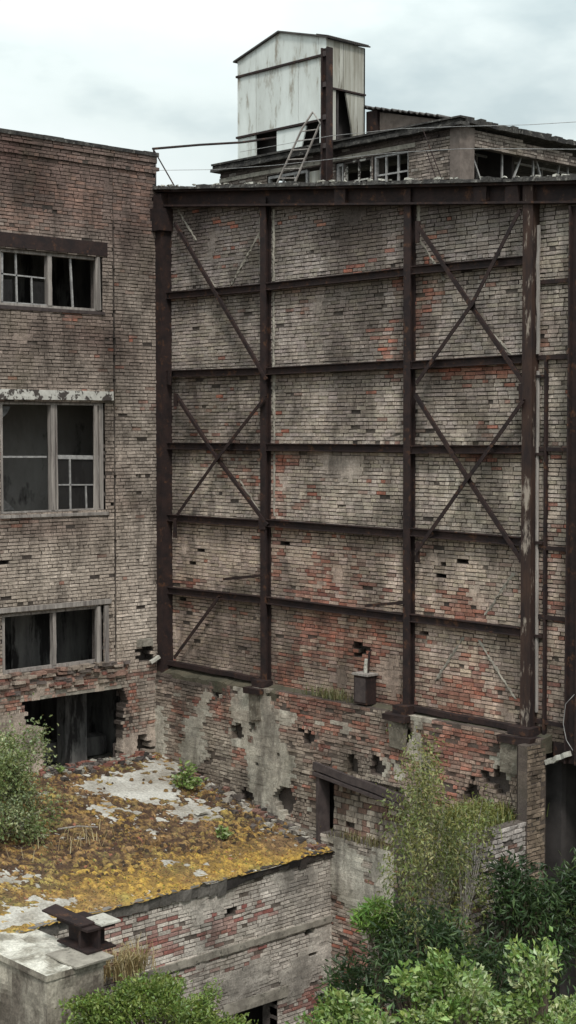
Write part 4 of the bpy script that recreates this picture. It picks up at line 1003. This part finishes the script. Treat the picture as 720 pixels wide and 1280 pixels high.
# debris on the roof by the wall foot
mb = MB()
for i in range(190):
    x = random.uniform(1.2, 5.8); y = -.38-abs(random.gauss(0, .28)); s = random.uniform(.02, .09)
    z = roof_h(x, y)+.10*max(0, 1+ (y+.38)*2.2)*(1 if 2.4 < x < 5.2 else .2)*random.random()
    c = random.choice([(.24, .21, .18), (.18, .10, .08), (.11, .09, .08), (.33, .30, .26), (.07, .06, .055), (.06, .05, .045)])
    mb.box(x-s, x+s, y-s*.7, y+s*.7, z-s*.4, z+s*.6, col=c, j=s*.35)
tag(mb.build('rubble', M['tint']), 'broken brick rubble heaped along the wall foot on the mossy roof', 'rubble', kind='stuff')
mb = MB()
for i in range(160):
    y = random.uniform(-3.6, -.7); x = .05+abs(random.gauss(0, .2)); s = random.uniform(.02, .08)
    z = roof_h(x, y)+.05*random.random(); c = random.choice([(.30, .28, .24), (.2, .09, .07), (.12, .1, .09), (.07, .06, .055)])
    mb.box(x-s, x+s, y-s, y+s, z-s*.4, z+s*.6, col=c, j=s*.35)
tag(mb.build('rubble', M['tint']), 'dark rubble spilling from the doorway onto the mossy roof', 'rubble', kind='stuff')
p = at_roof(252, 1018); mb = MB(); mb.box(p.x-.09, p.x+.09, p.y-.14, p.y+.14, roof_z(p.x)+.01, roof_z(p.x)+.09, j=.03); tag(mb.build('stone', M['concrete_pale']), 'single white stone lying on the mossy roof', 'stone')
p, q = at_roof(72, 1044), at_roof(122, 1040); mb = MB(); mb.tube([p+Vector((0, 0, .12)), p.lerp(q, .5)+Vector((0, 0, .15)), q+Vector((0, 0, .1))], .02, .014, 6); tag(mb.build('stick', M['wood']), 'thin pale stick lying across the moss by the birch sapling', 'stick')
p = at(570, 912, 1, -.3)
for (px, py, lab) in ((188, 828, 'fallen white brick lying in the wall corner under the vent hole'),):
    p = at(px, py, 0, .15); mb = MB(); mb.bar(p, p+Vector((.05, .22, .12)), .1, .07); tag(mb.build('brick', M['concrete_pale']), lab, 'brick')

# =================================================================== GROUND
V = []; Q = []
n = 60
for j in range(n+1):
    for i in range(n+1):
        x = -400+i*800/n; y = -400+j*800/n; V.append((x, y, -.02))
for j in range(n):
    for i in range(n): a = j*(n+1)+i; Q.append((a, a+1, a+n+2, a+n+1))
tag(mesh_np('ground', V, Q, M['ground']), kind='structure')

# =================================================================== SKY, SUN, RENDER
w = bpy.data.worlds.new('World'); SC.world = w; w.use_nodes = True; nt = w.node_tree; nt.nodes.clear()
out = N(nt, 'ShaderNodeOutputWorld'); bg = N(nt, 'ShaderNodeBackground'); bg.inputs['Strength'].default_value = .1
sd = Vector((.62, -.42, .95)).normalized()
el = math.asin(sd.z); az = math.atan2(sd.x, sd.y)
sky = N(nt, 'ShaderNodeTexSky', sky_type='NISHITA'); sky.sun_disc = False; sky.sun_elevation = el; sky.sun_rotation = az
tc = N(nt, 'ShaderNodeTexCoord'); mp = N(nt, 'ShaderNodeMapping'); mp.inputs['Scale'].default_value = (1, 1, 2.2); mp.inputs['Location'].default_value = (.3, .1, .2)
nt.links.new(tc.outputs['Generated'], mp.inputs[0])
nz = N(nt, 'ShaderNodeTexNoise'); nz.inputs['Scale'].default_value = 4.2; nz.inputs['Detail'].default_value = 6; nz.inputs['Roughness'].default_value = .5
nt.links.new(mp.outputs[0], nz.inputs['Vector'])
cl = ramp(nt, nz.outputs['Fac'], [(.36, (4.6, 5.4, 5.5)), (.48, (6.7, 7.4, 7.25)), (.58, (7.3, 7.9, 7.8))])
sx_ = N(nt, 'ShaderNodeSeparateXYZ'); nt.links.new(tc.outputs['Generated'], sx_.inputs[0])
mr = N(nt, 'ShaderNodeMapRange'); mr.inputs[1].default_value = .0; mr.inputs[2].default_value = 1.0; mr.inputs[3].default_value = .54; mr.inputs[4].default_value = 2.25
nt.links.new(sx_.outputs[2], mr.inputs[0])
cl = mix(nt, cl, mr.outputs[0], 1.0, 'MULTIPLY')      # an overcast sky is brighter overhead than near the horizon
nt.links.new(mix(nt, sky.outputs[0], cl, .95), bg.inputs[0]); nt.links.new(bg.outputs[0], out.inputs[0])
sl = bpy.data.lights.new('sun', 'SUN'); sl.energy = 1.5; sl.angle = R(10); sl.color = (1, .96, .9)
so = bpy.data.objects.new('sun', sl); C.objects.link(so); so.rotation_euler = sd.to_track_quat('Z', 'Y').to_euler(); so.location = (20, -20, 40)
SC.view_settings.view_transform = 'Standard'; SC.view_settings.look = 'None'; SC.view_settings.exposure = .57; SC.view_settings.gamma = 1
SC.cycles.max_bounces = 6
SC.cycles.use_denoising = True
